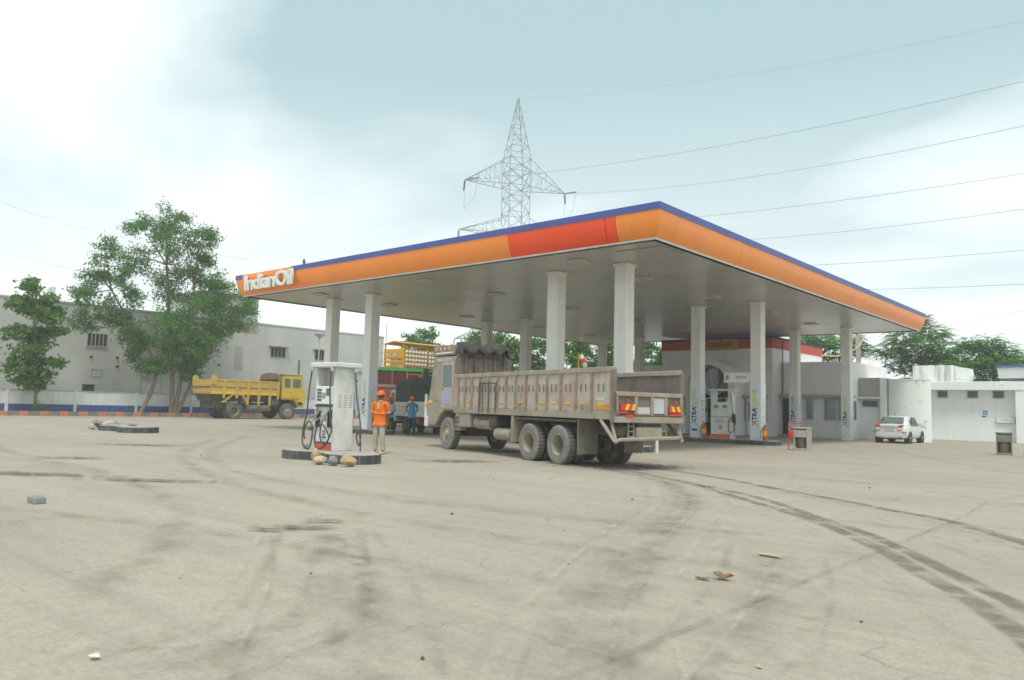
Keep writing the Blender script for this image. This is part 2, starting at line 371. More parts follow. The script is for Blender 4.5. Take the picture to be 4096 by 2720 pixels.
T = {'a': [(2.16,-4.5),(4.52,-6.09),(6.48,-7.89),(7.39,-8.71),(8.32,-9.71),(9.21,-10.89),(9.86,-11.95),(10.34,-12.69),(10.83,-13.64),(11.2,-14.5)],
 'b': [(4.52,-5.95),(6.38,-7.32),(7.81,-8.87),(8.63,-9.72),(9.37,-10.71),(9.95,-11.58),(10.42,-12.3),(10.72,-12.76),(11.25,-13.8)],
 'c': [(1.04,-2.71),(3.73,-4.0),(6.04,-5.56),(7.26,-6.35),(8.31,-7.15),(9.14,-7.67),(10.23,-9.09),(10.9,-10.1)],
 'd': [(6.19,-5.95),(7.43,-6.84),(8.93,-7.93),(10.31,-9.7),(10.82,-10.45)],
 'e': [(.49,-4.37),(2.48,-5.01),(4.05,-6.43),(5.33,-8.26),(6.15,-9.78),(6.88,-11.62),(7.34,-12.81),(7.88,-14.04),(8.29,-14.92),(8.79,-15.79),(9.4,-16.71)],
 'f': [(1.17,-4.44),(3.09,-5.47),(4.63,-6.96),(5.8,-8.58),(6.76,-10.67),(7.48,-12.45),(8.1,-13.8),(8.52,-14.67),(8.94,-15.43),(9.6,-16.5)],
 'g': [(8.54,-12.11),(9.1,-13.53),(9.41,-14.57),(9.62,-15.33),(9.81,-16.29)],
 'h': [(4.78,-14.75),(6.3,-15.88),(7.1,-16.51),(7.47,-16.94),(7.6,-17.4),(7.74,-17.93)],
 'i': [(4.89,-14.61),(6.18,-15.37),(7.15,-16.02),(7.81,-16.52),(8.68,-17.18)]}
for k, w, mt_, z in (('a', .25, m_track, .004), ('b', .22, m_track, .008), ('c', .28, m_track, .004), ('d', .26, m_track2, .008), ('e', .5, m_track2, .012),
                     ('f', .55, m_track2, .016), ('g', .6, m_track2, .004), ('h', .5, m_track2, .004), ('i', .45, m_track2, .008)):
    strip('tyre_track', T[k], w, mt_, z)
# more old sweeps of tyres over the yard
for pts, w in (([(-14,-6),(-8,-10),(-2,-12.5),(4,-13.5),(9,-13)], .5), ([(-16,-3.5),(-9,-8.6),(-3,-11.6),(3,-12.2),(8,-11)], .5),
               ([(-18,-12),(-9,-13.6),(-2,-14),(3,-15.4),(6,-17.5)], .55), ([(14,-8),(9,-4),(3,-1.4),(-4,0)], .4), ([(16,-4),(10,2),(6,8),(2,16)], .4),
               ([(18,-2),(13,4),(9,10),(6,17)], .4), ([(0,-17),(3,-15.8),(6,-15.2),(8,-15.2)], .4)):
    strip('tyre_track', pts, w, m_track2, .02)
rt = random.Random(21)
m_scuff = decal_mat('fine_scuff', (.24,.22,.18), .45, 2.6, edge=.5, lo=.45, hi=.7); m_pale = decal_mat('pale_dust_line', (.56,.51,.42), .5, 2.2, edge=.5, lo=.45, hi=.7)
for n_, k in enumerate('efhig' * 5 + 'abcd'):     # bundles of faint tread scuffs beside the main sweeps
    strip('tread_scuff', T[k], rt.uniform(.05, .16), m_pale if n_ % 3 == 0 else m_scuff, .030 + .0015 * n_, rt.uniform(-.75, .75))
for pts in ([(11.5,4),(9.3,-3),(9.25,-8),(9.24,-16.6)], [(-30,-3),(-12,-4.2),(-6,-5)], [(16,-2.2),(9,-2.4),(4,-2.8)]):
    strip('concrete_joint', pts, .05, m_crack, .024)
for (x, y), a, b, r in zip([(4.25,-15.06),(4.31,-14.76),(4.16,-14.25),(-3.39,-14.94),(-1.3,-13.82),(-6.86,-13.11),(6.3,-17.46),(5.29,-17.51),(-11.05,-9.81),(1.94,-14.4),(5.78,-17.86),(4.35,-16.89),(7.08,-14.48),(1,-3.4),(-4,-1.4),(9.4,-15.6),(7.9,-16.6),(-2,-6)],
                           (.3,.35,.3,1.2,1.1,.7,.16,.12,1.2,.2,.09,.14,.16,1.6,2.0,.25,.25,1.0), (.1,.13,.1,.25,.18,.2,.05,.04,.3,.07,.04,.06,.07,.9,.8,.1,.1,.35), [RND.uniform(.4,1.0) for _ in range(18)]):
    if a < .28: continue
    me = bpy.data.meshes.new('oil_stain'); n = 20; cr, sr = math.cos(r), math.sin(r)
    vs = [(x, y, .028)]; uvv = [(0, 0)]
    for k in range(n):
        t = 2*math.pi*k/n; p, q = 1.5*a*math.cos(t), 1.5*b*math.sin(t); vs.append((x + p*cr - q*sr, y + p*sr + q*cr, .028)); uvv.append((math.cos(t), math.sin(t)))
    me.from_pydata(vs, [], [(0, 1+k, 1+(k+1) % n) for k in range(n)]); uv = me.uv_layers.new(name='UVMap')
    for poly in me.polygons:
        for li in poly.loop_indices: uv.data[li].uv = uvv[me.loops[li].vertex_index]
    put('oil_stain', me, m_stain, ground)

# ------------------------------------------------------------------ forecourt canopy
CX, CY, ZS = -23.32, 29.97, 6.49
canopy = thing('forecourt_canopy', 'large flat forecourt canopy with orange fascia, blue top band and square columns', 'canopy')
PROF = [(0.0, 6.50), (.09, 6.60), (.17, 6.76), (.225, 6.94), (.262, 7.12), (.285, 7.29)]
def fascia(name, side, s0, s1, mat, prof=PROF, parent=canopy, c0=False, c1=False, gap=.006, thick=None):
    """panel swept along one canopy side between s0 and s1; mitred where it ends at a corner"""
    mb = MB()
    def pt(o, z, s, corner, sgn):
        s = s + (sgn * o if corner else -sgn * gap)
        return {'front': (s, -o, z), 'back': (s, CY + o, z), 'right': (o, s, z), 'left': (CX - o, s, z)}[side]
    n = len(prof); vs = [pt(o, z, s0, c0, -1) for o, z in prof] + [pt(o, z, s1, c1, 1) for o, z in prof]
    vs += [pt(o - .03, z, s0, c0, -1) for o, z in prof] + [pt(o - .03, z, s1, c1, 1) for o, z in prof]
    fs = [(i, i+1, n+i+1, n+i) for i in range(n-1)] + [(2*n+i, 3*n+i, 3*n+i+1, 2*n+i+1) for i in range(n-1)]
    fs += [(i, 2*n+i, 2*n+i+1, i+1) for i in range(n-1)] + [(n+i, n+i+1, 3*n+i+1, 3*n+i) for i in range(n-1)]
    fs += [(0, n, 3*n, 2*n), (n-1, 3*n-1, 4*n-1, 2*n-1)]
    mb.add(vs, fs); return mb.build(name, mat, parent, smooth=True)
front = [CX, -18.75, -14.44, -10.01, -5.63, -1.65, -1.25, 0.]
for i in range(len(front) - 1):
    red = i in (4, 5)
    o = fascia('fascia_panel', 'front', front[i], front[i+1], m_redp if red else m_orange, c0=(i == 0), c1=(i == len(front) - 2), gap=.012 if red else .005)
    if red: o['label'] = 'plain red replacement fascia panel'
ys = [0, .84, 5.39, 9.98, 14.6, 19.2, 23.8, CY]
for i in range(len(ys) - 1):
    for sd_ in ('right', 'left'): fascia('fascia_panel', sd_, ys[i], ys[i+1], m_orange, c0=(i == 0), c1=(i == len(ys) - 2))
xs = [CX, -18, -12, -6, 0]
for i in range(4): fascia('fascia_panel', 'back', xs[i], xs[i+1], m_orange, c0=(i == 0), c1=(i == 3))
BAND = [(.305, 7.285), (.305, 7.50), (.0, 7.52)]
for s0, s1, c0, c1 in ((CX, -22.95, True, False), (-18.76, 0, False, True)):
    fascia('blue_band', 'front', s0, s1, m_blueb, BAND, c0=c0, c1=c1, gap=0)
for s0, s1, c0, c1 in ((0, 14.6, True, False), (14.61, CY, False, True)): fascia('blue_band', 'right', s0, s1, m_blueb, BAND, c0=c0, c1=c1, gap=0)
for sd_, a, b in (('left', 0, CY), ('back', CX, 0)): fascia('blue_band', sd_, a, b, m_blueb, BAND, c0=True, c1=True)
fascia('sign_panel', 'front', -22.95, -18.76, m_orange, [(.30, 7.27), (.31, 7.48), (.05, 7.49)], gap=0)
TR = [(-.12, 6.455), (.015, 6.455), (.02, 6.515)]
for sd_, a, b in (('front', CX, 0), ('right', 0, CY), ('left', 0, CY), ('back', CX, 0)): fascia('edge_trim', sd_, a, b, m_trim, TR, c0=True, c1=True)
MB().box(CX + .02, -.02, .02, CY - .02, 7.36, 7.40).build('roof_deck', m_grey, canopy)
text('IndianOil', 'lettering', m_letter, canopy, frame((-22.62, -.36, 6.69), (1, 0, 0), (0, -.10, 1)), size=.96, extrude=.05, bold=.028, sx=1.30, spacing=.93)
def soffit_mat():
    m = pm('soffit_sheet', (.49,.475,.44), (.43,.415,.38), .35, rough=.27, grain=.04, spec=.5)
    nd, lk = ns(m); b = nd['Principled BSDF']
    w = nd.new('ShaderNodeTexWave'); w.wave_type = 'BANDS'; w.bands_direction = 'Y'; w.inputs['Scale'].default_value = 1.05; w.wave_profile = 'SAW'
    w.inputs['Distortion'].default_value = .15
    g = nd.new('ShaderNodeNewGeometry'); lk.new(g.outputs['Position'], w.inputs['Vector'])
    r = nd.new('ShaderNodeMapRange'); r.inputs[1].default_value = 0; r.inputs[2].default_value = .08; lk.new(w.outputs['Fac'], r.inputs[0])
    bp = nd.new('ShaderNodeBump'); bp.inputs['Strength'].default_value = .25; bp.inputs['Distance'].default_value = .01
    lk.new(r.outputs[0], bp.inputs['Height']); lk.new(bp.outputs[0], b.inputs['Normal']); return m
m_soffit = soffit_mat()
yb = np.linspace(.0, CY, 11)
for i in range(10):     # sheet strips, each hung a little unevenly
    dz = RND.uniform(-.006, .006)
    MB().box(CX + .01, -.01, yb[i] + .004, yb[i+1] - .004, ZS + dz, ZS + .02 + dz).build('soffit_strip', m_soffit, canopy)
m_lamp = pm('lamp_lens', (.50,.49,.45), rough=.25, grain=.05); m_lampy = pm('painted_lit_lens', (.62,.52,.22), rough=.25)  # second lens: yellow colour stands in for the glow of a lit lamp
lf = lm = None
for i, x in enumerate((-3.98, -11.7, -19.1)):
    for j, y in enumerate((1.57, 5.8, 11.5, 17.9, 23.5)):
        if lf is None:
            mb = MB()
            for a in ((-.32,.32,-.32,-.22), (-.32,.32,.22,.32), (-.32,-.22,-.219,.219), (.22,.32,-.219,.219)): mb.box(*a, -.05, 0)
            lf = mb.build('ceiling_light', m_trim, canopy); lm = MB().box(-.215,.215,-.215,.215,-.03,-.005).build('lens', m_lamp, lf); lf.location = (x, y, ZS - .012)
        else:
            f = share(lf, canopy); f.location = (x, y, ZS - .012); l = share(lm, f)
            if (i, j) == (1, 0): l.data = lm.data.copy(); l.data.materials[0] = m_lampy
MB().box(-2.1, -.35, 1.0, 2.3, ZS - .022, ZS - .012).build('access_panel', m_soffit, canopy)
# columns with printed vinyl sleeves
COLX = (-2.99, -5.99, -16.88, -19.97); COLY = (2.97, 14.13, 26.4); HW = .25
for j, y in enumerate(COLY):
    for i, x in enumerate(COLX):
        c = MB().box(-HW, HW, -HW, HW, 0, ZS - .01).build('column', m_column, canopy, bev=.012); c.location = (x, y, 0)
        MB().box(-.30, .30, -.30, .30, ZS - .09, ZS - .015).build('collar', m_column, c)
        z1 = 2.75; z0 = .22
        sl = MB().box(-HW - .012, HW + .012, -HW - .012, HW + .012, z0, z1).build('sleeve', m_sleeve, c, bev=.01)
        if j == 1 and i == 3 or j == 2 and i > 1: continue
        e = HW + .015; ym = m_oprint if (i + j) % 3 == 0 else m_yprint
        # XTRAPOWER FLEET CARD climbs the -Y face
        text('XTRA', 'lettering', m_navy, c, frame((.05, -e, .86), (0, 0, 1), (-1, 0, 0)), size=.30, bold=.012, sx=1.0)
        text('POWER', 'lettering', ym, c, frame((.05, -e, 1.58), (0, 0, 1), (-1, 0, 0)), size=.28, bold=.01, sx=.95)
        text('FLEET CARD', 'lettering', m_greyprint, c, frame((.16, -e, .80), (0, 0, 1), (-1, 0, 0)), size=.085, bold=.002, spacing=3.0)
        mb = MB(); mb.add([(.12, -e - .001, .72), (.17, -e - .001, .80), (-.19, -e - .001, 1.06), (-.15, -e - .001, .96)], [(0, 1, 2, 3)]); mb.build('swoosh', m_yprint, c)
        if i == 1: MB().box(-.17, .12, -e - .002, -e, .5, .6).build('logo_patch', m_navy, c)
        text('SERVO', 'lettering', m_oprint if (i, j) == (1, 1) else m_yprint, c, frame((e, .12, .66), (0, 0, 1), (0, -1, 0)), size=.36, bold=.008, sx=1.05, spacing=1.25)
# ------------------------------------------------------------------ pump islands
def outline(L, w, rb, closed_left=True):
    """dogbone plan: narrow middle, rounded bulb at the ends"""
    pts = []; n = 10
    half = [(x, w + (rb - w) * max(0, min(1, (abs(x) - (L - 2.0 * rb)) / (.5 * rb)))**1.5) for x in np.linspace(-(L - rb), L - rb, 17)]
    lo = [(x, -q) for x, q in half]; hi = [(x, q) for x, q in reversed(half)]
    arc = [(L - rb + rb * math.cos(t), rb * math.sin(t)) for t in np.linspace(-math.pi/2, math.pi/2, n)[1:-1]]
    arl = [(-(L - rb) - rb * math.cos(t), rb * math.sin(t)) for t in np.linspace(math.pi/2, -math.pi/2, n)[1:-1]]
    return lo + arc + hi + arl
def island(label, x, y, L, w=.42, rb=.62, h=.2, rz=0.):
    t = thing('pump_island', label, 'island', (x, y, 0), rz)
    o = outline(L, w, rb)
    MB().prism(o, 'z', 0, h - .03).build('kerb', m_kerbdark, t)
    MB().prism([(a * .985, b * .96) for a, b in o], 'z', h - .03, h).build('top_slab', m_concrete, t, bev=.01)
    return t
island('low dogbone island with dark kerb carrying the white pump outside the canopy', -3.85, -8.45, 1.55, .45, .62, .22)
island('dark kerbed island between columns carrying the petrol pump by the office', -4.25, 14.0, 2.35, .45, .6, .2)
island('dark kerbed island half hidden behind the dusty tipper lorry', -4.4, 2.97, 2.55, .45, .6, .2)
island('dark kerbed island with a pump beneath the far left canopy columns', -18.2, 2.97, 2.9, .45, .6, .2)
bi = thing('broken_island', 'broken stub of a pump island with rubble at its crumbled end', 'island', (-20.6, -6.3, 0))
o = [(a, b) for a, b in outline(1.9, .45, .72) if a > -1.0] + [(-1.05, .3), (-.85, .05), (-1.15, -.2)]
o.sort(key=lambda q: math.atan2(q[1], q[0]))
MB().prism(o, 'z', 0, .2).build('kerb', m_kerbdark, bi); MB().prism([(a*.985, b*.96) for a, b in o], 'z', .2, .235).build('top_slab', m_concrete, bi)
def rock(name, loc, s, mat, seed, parent=None, label=None, cat=None, group=None, squash=.8):
    r = random.Random(seed); bm = bmesh.new(); bmesh.ops.create_icosphere(bm, subdivisions=2, radius=1)
    pl = [(Vector((r.uniform(-1,1), r.uniform(-1,1), r.uniform(-1,1))).normalized(), r.uniform(.5, .8)) for _ in range(11)]
    for v in bm.verts:
        for n, d in pl:
            q = v.co.dot(n) - d
            if q > 0: v.co -= n * q
        v.co = Vector((v.co.x * s[0], v.co.y * s[1], v.co.z * s[2])); v.co += Vector((r.uniform(-1,1), r.uniform(-1,1), r.uniform(-1,1))) * .015 * s[0]
    zm = min(v.co.z for v in bm.verts)
    for v in bm.verts: v.co.z -= zm + .02 * s[2]
    me = bpy.data.meshes.new(name); bm.to_mesh(me); bm.free()
    return put(name, me, mat, parent, label, cat, group, M=Matrix.Translation(loc) @ Matrix.Rotation(r.uniform(0, 6), 4, 'Z'))
for k, (x, y, s) in enumerate(((-1.5,-.1,.35),(-1.9,.2,.4),(-2.3,-.15,.42),(-2.7,.1,.35),(-1.3,.35,.25),(-2.1,-.5,.2),(-3.1,-.2,.18),(-1.2,-.45,.2))):
    rock('rubble', (x, y, 0), (s, s*.8, s*.55), (m_rock2, m_concrete, m_rock3)[k % 3], 40 + k, bi)
rock('rubble', (.3, .1, .23), (.3, .2, .06), m_rock3, 60, bi)
# ------------------------------------------------------------------ left side: kerb, planting strip, boundary wall, warehouse
kerb = MB().box(-45.3, -45.12, -24, 27, 0, .28).build('kerb', m_concrete, kind='structure')
kb = None
for k in range(84):
    y = -23.7 + .6 * k
    o = MB().box(-.12, .0, -.292, .292, 0, .30).build('kerb_block', (m_kerboran if k % 2 else m_kerbgrey), kerb, bev=.012) if k < 2 else share((kb0, kb1)[k % 2], kerb)
    if k == 0: kb0 = o
    if k == 1: kb1 = o
    o.location = (-45.0 + RND.uniform(-.015, .015), y, RND.uniform(-.03, .01)); o.rotation_euler = (0, RND.uniform(-.03, .03), RND.uniform(-.02, .02))
MB().box(-47.3, -45.31, -24, 27, 0, .26).build('planting_strip', m_soil, kind='structure')
bw = thing('boundary_wall', 'long low white boundary wall with a blue painted foot below the grey warehouse', 'wall', (-47.2, 0, 0))
for k in range(12):
    y0 = -24 + 4.2 * k; y1 = min(y0 + 4.0, 27)
    MB().box(-.2, 0, y0, y1, .74, 1.66).build('wall_panel', m_white, bw); MB().box(-.2, .006, y0, y1, 0, .74).build('painted_foot', m_bluep, bw)
    MB().box(-.24, .035, y1, y1 + .2, 0, 1.69).build('pilaster', m_white, bw, bev=.01)
    MB().box(-.26, .05, y0, y1, 1.66, 1.72).build('coping', m_concrete, bw, bev=.01)
wh = thing('warehouse', 'long grey cement rendered two storey warehouse with barred windows behind the trees', 'building', (-50, 0, 0))
MB().box(-22, 0, -40, 30.8, 0, 8.1).build('wall', m_ware, wh)
MB().box(-22.1, .06, -40.1, 30.86, 8.1, 8.24).build('parapet', m_ware, wh, bev=.02)
MB().box(-6, -.02, 11.3, 16.5, 8.24, 10.3).build('stair_tower', m_ware, wh)
MB().box(-6.2, .12, 11.1, 16.7, 10.3, 10.45).build('tower_roof', m_concrete, wh)
bp_ = MB().box(0, .012, 13.5, 16.5, 7.25, 8.1).build('brick_patch', m_brick, wh)
bk = None
for r in range(8):
    for c in range(12):
        o = MB().box(0, .02, -.112, .112, -.042, .042).build('brick', m_brick, bp_) if bk is None else share(bk, bp_)
        bk = bk or o; o.location = (.012, 13.63 + .25 * c + (.12 if r % 2 else 0), 7.31 + .105 * r)
def window(par, face, a0, a1, z0, z1, o=0., bars=0, slats=0, fr=.06, glass=None, fm=None, proud=.05, shade=None, smat=None, sill=False):
    """framed opening on a wall face; face: (axis, sign). 'x' walls run along y, 'y' walls along x"""
    ax, sg = face; fm = fm or m_concrete; glass = glass or m_dark
    def B(mb, p0, p1, q0, q1, d0, d1):
        d0, d1 = o + sg * d0, o + sg * d1
        return mb.box(d0, d1, p0, p1, q0, q1) if ax == 'x' else mb.box(p0, p1, d0, d1, q0, q1)
    w = MB(); B(w, a0 - fr, a1 + fr, z0 - fr, z0, 0, proud); B(w, a0 - fr, a1 + fr, z1, z1 + fr, 0, proud); B(w, a0 - fr, a0, z0 + .001, z1 - .001, 0, proud); B(w, a1, a1 + fr, z0 + .001, z1 - .001, 0, proud)
    w = w.build('window', fm, par)
    B(MB(), a0, a1, z0, z1, .004, .014).build('pane', glass, w)
    for k in range(bars):
        a = a0 + (a1 - a0) * (k + 1) / (bars + 1); B(MB(), a - .025, a + .025, z0, z1, .016, .036).build('bar', m_lgrey, w)
    for k in range(slats):
        z = z0 + (z1 - z0) * (k + .5) / slats; B(MB(), a0, a1, z - .012, z + .02, .016, .045).build('slat', smat or m_grey, w)
    if shade: B(MB(), a0 - .25, a1 + .25, z1 + fr + .02, z1 + fr + .10, 0, shade).build('sunshade', m_concrete, w)
    if sill: B(MB(), a0 - .1, a1 + .1, z0 - fr - .05, z0 - fr, 0, proud + .05).build('sill', m_concrete, w)
    return w
FX = ('x', 1)
window(wh, FX, 2.61, 3.97, 5.15, 6.05, bars=4, fr=.05, sill=True)
window(wh, FX, 17.95, 19.38, 5.33, 6.15, bars=3, fr=.05, shade=.45)
window(wh, FX, 22.63, 23.95, 5.38, 6.2, bars=3, fr=.05, shade=.45)
window(wh, FX, 8.2, 9.4, 5.2, 6.0, bars=3, fr=.05); window(wh, FX, 11.4, 12.4, 5.2, 5.95, bars=3, fr=.05)
window(wh, FX, -1.9, -.9, 5.2, 6.2, bars=3, fr=.05); window(wh, FX, -9, -7.8, 5.2, 6.1, bars=3, fr=.05)
window(wh, FX, 2.48, 3.31, 1.55, 2.23, fr=.05); window(wh, FX, -1.36, .06, 1.5, 2.26, bars=1, fr=.05)
window(wh, FX, 6.72, 8.29, 1.6, 2.7, bars=1, fr=.06, glass=m_lgrey); window(wh, FX, 10.9, 11.6, 1.5, 2.1, fr=.05)
for z in (5.42, 4.7, 3.98): MB().box(0, .03, 14.52, 15.24, z, z + .62).build('blocked_panel', m_brick, wh)
window(wh, FX, 3.07, 3.72, 2.9, 3.36, fr=.05, glass=m_ware); window(wh, FX, 7.2, 7.9, 3.0, 3.4, fr=.05, glass=m_ware)
for y, z in ((2.94, 4.29), (4.81, 4.35), (4.85, 3.69), (6.9, 4.2), (13.1, 4.3)): MB().cyl((0, y, z), (.12, y, z), .09, n=8).build('drain_spout', m_dark, wh)
MB().cyl((.08, 20.9, 1.0), (.08, 20.9, 5.2), .05, n=6).build('downpipe', m_dark, wh)
# roof dish and the small mast beyond
ds = thing('satellite_dish', 'grey satellite dish standing on the warehouse roof edge', 'dish', (-51, .3, 8.24)); ds.scale = (.62, .62, .62)
MB().cyl((0, 0, 0), (0, 0, .9), .05, n=8).build('mast', m_grey, ds)
mb = MB(Matrix.Translation((0, 0, 1.05)) @ Matrix.Rotation(.9, 4, 'X') @ Matrix.Rotation(.4, 4, 'Y')); mb.lathe([(.02, 0), (.3, .05), (.55, .17), (.7, .28), (.69, .30), (.53, .2), (.3, .08), (.02, .03)], 20, 'z'); mb.build('reflector', m_lgrey, ds, smooth=True)
MB().tube([(0, 0, 1.1), (.25, -.3, 1.5), (.3, -.42, 1.75)], .02).build('feed_arm', m_grey, ds)
fl = thing('floodlight_pole', 'thin pole with a pale green dish lamp in front of the warehouse wall', 'lamp', (-48, 21.65, 0))
MB().cyl((0, 0, 0), (0, 0, 7.2), .07, .05, n=8).build('pole', m_lgrey, fl)
m_green = pm('pale_green_enamel', (.35,.52,.44), rough=.4)
MB().lathe([(.06, 7.1), (.12, 7.2), (.5, 7.55), (.52, 7.58), (.45, 7.55), (.05, 7.22)], 16, 'z').build('lamp_shade', m_green, fl, smooth=True)
MB().tube([(0, 0, 7.0), (0, -.5, 6.8), (0, -1.0, 6.9), (0, -.95, 7.4), (0, -.5, 7.6)], .02).build('bracket', m_lgrey, fl)
ms = thing('radio_mast', 'slender red and white aerial mast behind the yellow cylinder cage', 'mast', (-46.7, 28.4, 0))
m_mastred = pm('mast_red', (.40,.12,.09)); 
for k in range(6): MB().cyl((0, 0, 1.52 * k), (0, 0, 1.52 * (k + 1)), .06 - .006 * k, n=6).build('section', m_mastred if k % 2 else m_lgrey, ms)
# pale blue shed with a roof rail between the far columns
sh = thing('blue_shed', 'low pale blue shed with a roof railing behind the far left columns', 'shed', (-43.5, 26.5, 0))
m_pblue = pm('pale_blue_sheet', (.52,.62,.66), (.44,.54,.58), 2., rough=.6)
MB().box(-3, 0, -1.6, 3.2, 0, 4.3).build('wall', m_pblue, sh); MB().box(-3.15, .15, -1.75, 3.35, 4.3, 4.45).build('roof', m_pblue, sh)
for k in range(6): MB().cyl((0, -1.6 + .95 * k, 4.45), (0, -1.6 + .95 * k, 5.3), .03, n=6).build('rail_post', m_grey, sh)
for z in (4.9, 5.28): MB().cyl((0, -1.65, z), (0, 3.2, z), .022, n=6).build('rail', m_grey, sh)

# ------------------------------------------------------------------ station office with its arched porch
hall = thing('station_office', 'white station office with red and blue parapet and a round arched glazed porch', 'building', (0, 0, 0))
HX0, HX1, HY = -15.55, -7.73, 27.2
MB().box(HX0, HX1, HY, 36, 0, 5.52).build('wall', m_hall, hall)
MB().box(HX0 - .03, HX1 + .03, HY - .03, 36.03, 5.52, 6.12).build('red_band', m_hallred, hall)
MB().box(HX0 - .05, HX1 + .05, HY - .05, 36.05, 6.12, 6.27).build('blue_band', m_hallblue, hall)
MB().box(-21.5, HX0, 27.8, 36, 0, 4.58).build('side_wing', m_hall, hall)
AX, AZ, RO, RI = -11.42, 2.95, 1.88, 1.48
def arch(ro, ri, y0, y1, name, mat, z0=0., par=hall, n=20):
    out_ = [(AX + ro, z0)] + [(AX + ro * math.cos(t), AZ + ro * math.sin(t)) for t in np.linspace(0, math.pi, n)] + [(AX - ro, z0)]
    inn = [(AX + ri, z0)] + [(AX + ri * math.cos(t), AZ + ri * math.sin(t)) for t in np.linspace(0, math.pi, n)] + [(AX - ri, z0)]
    m = len(out_); vs = [(x, y0, z) for x, z in out_] + [(x, y0, z) for x, z in inn] + [(x, y1, z) for x, z in out_] + [(x, y1, z) for x, z in inn]; fs = []
    for i in range(m - 1):
        fs += [(i, i+1, m+i+1, m+i), (2*m+i, 3*m+i, 3*m+i+1, 2*m+i+1), (i, 2*m+i, 2*m+i+1, i+1), (m+i, m+i+1, 3*m+i+1, 3*m+i)]
    fs += [(0, m, 3*m, 2*m), (m-1, 3*m-1, 4*m-1, 2*m-1)]
    return MB().add(vs, fs).build(name, mat, par, smooth=True)
porch = arch(RO, RI, 25.7, HY + .01, 'porch_arch', m_hall)
MB().prism([(AX + 1.47, 0)] + [(AX + 1.47 * math.cos(t), AZ + 1.47 * math.sin(t)) for t in np.linspace(0, math.pi, 16)] + [(AX - 1.47, 0)], 'y', HY - .02, HY - .005).build('dark_interior_sheet', m_dark, hall)  # dark sheet on the wall; its colour stands in for the unlit interior
# glazed screen: frame, fanlight and panes
scr = arch(1.475, 1.41, 26.60, 26.66, 'glazed_screen', m_lgrey)
for a in ((AX - 1.44, AX + 1.44, 26.60, 26.66, 2.28, 2.35), (AX - 1.44, AX - .42, 26.60, 26.66, 1.0, 1.05), (AX + .42, AX + 1.44, 26.60, 26.66, 1.0, 1.05)): MB().box(*a).build('transom', m_lgrey, scr)
for x in (-1.38, -.45, .45, 1.38): MB().box(AX + x - .03, AX + x + .03, 26.595, 26.655, 0, 2.28).build('mullion', m_lgrey, scr)
for t in np.linspace(.25, math.pi - .25, 7):
    MB().bar((AX + .1 * math.cos(t), 26.63, 2.4 + .1 * math.sin(t)), (AX + 1.4 * math.cos(t), 26.63, max(2.36, AZ - .1 + 1.38 * math.sin(t))), .03).build('fan_bar', m_lgrey, scr)
MB().tube([(AX + .85 * math.cos(t), 26.62, 2.36 + .95 * math.sin(t)) for t in np.linspace(0, math.pi, 14)], .022, 5).build('fan_ring', m_grey, scr)
for k, (x0, x1) in enumerate(((-1.35, -.48), (.48, 1.35))):
    MB().box(AX + x0, AX + x1, 26.62, 26.63, 1.06, 2.27).build('pane', m_glass, scr); MB().box(AX + x0, AX + x1, 26.62, 26.63, .1, .99).build('pane', m_dark, scr)
fan = [(AX + 1.40 * math.cos(t), AZ + 1.40 * math.sin(t)) for t in np.linspace(0, math.pi, 13)]
for k in range(12):
    p, q = fan[k], fan[k+1]
    MB().prism([(AX, 2.37), (p[0], max(p[1], 2.37)), (q[0], max(q[1], 2.37))], 'y', 26.635, 26.642).build('pane', m_glassl if k % 4 in (1, 2) else m_glass, scr)
# sign board
sg = MB().box(-13.35, -9.95, HY - .10, HY - .035, 5.45, 6.17).build('sign_board', m_signyel, hall, bev=.01)
text('\u0ab6\u0acd\u0ab0\u0ac0 \u0aaa\u0ac7\u0a9f\u0acd\u0ab0\u0acb\u0ab2\u0ac0\u0aaf\u0aae', 'lettering', m_signtxt, sg, frame((-13.2, HY - .104, 5.66), (1, 0, 0), (0, 0, 1)), size=.52, bold=.012, sx=1.0)
# side door beside the porch
FY = ('y', -1)
d2 = window(hall, FY, -9.35, -8.55, .05, 2.3, o=HY, fr=.09, glass=m_hall, fm=m_lgrey, proud=.06); MB().box(-9.25, -8.65, HY - .06, HY - .016, .95, 2.15).build('glass', m_glassl, d2); MB().cyl((-8.68, HY - .1, 1.0), (-8.68, HY - .1, 1.2), .02, n=6).build('handle', m_grey, d2)
window(hall, FY, -8.36, -8.12, .9, 2.3, o=HY, fr=.03, glass=m_bluep); window(hall, FY, -9.68, -9.5, .9, 2.35, o=HY, fr=.03)
for x in (-13.0, -14.6): window(hall, FY, x - .5, x + .5, .9, 2.2, o=HY, fr=.05, bars=2, glass=m_glass)
MB().box(-9.7, -8.0, HY - .45, HY, 2.42, 2.5).build('door_canopy', m_concrete, hall)
# annex with the long sunshade
AY = 28.6
MB().box(HX1 - .02, -3.45, AY, 36, 0, 4.68).build('annex_wall', m_hall, hall)
MB().box(-8.0, -3.2, AY - .55, AY, 2.47, 2.64).build('sunshade', m_concrete, hall, bev=.01)
for x0, x1 in ((-6.2, -5.6), (-2.95, -2.5)): pass
dr = window(hall, FY, -7.62, -6.72, .15, 2.38, o=AY, fr=.07, glass=m_dark, fm=m_lgrey); MB().box(-7.2, -6.74, AY - .05, AY - .016, .16, 2.36).build('door_leaf', m_white, dr); MB().box(-7.08, -6.84, AY - .058, AY - .05, 1.1, 2.2).build('glass', m_glassl, dr)
MB().box(-7.7, -6.6, AY - .5, AY, 0, .13).build('step', m_concrete, hall)
MB().box(-6.42, -6.27, AY - .52, AY - .4, 0, 2.47).build('post', m_white, hall)
window(hall, FY, -6.1, -5.75, 1.15, 2.38, o=AY, fr=.05, glass=m_glassl, fm=m_lgrey)
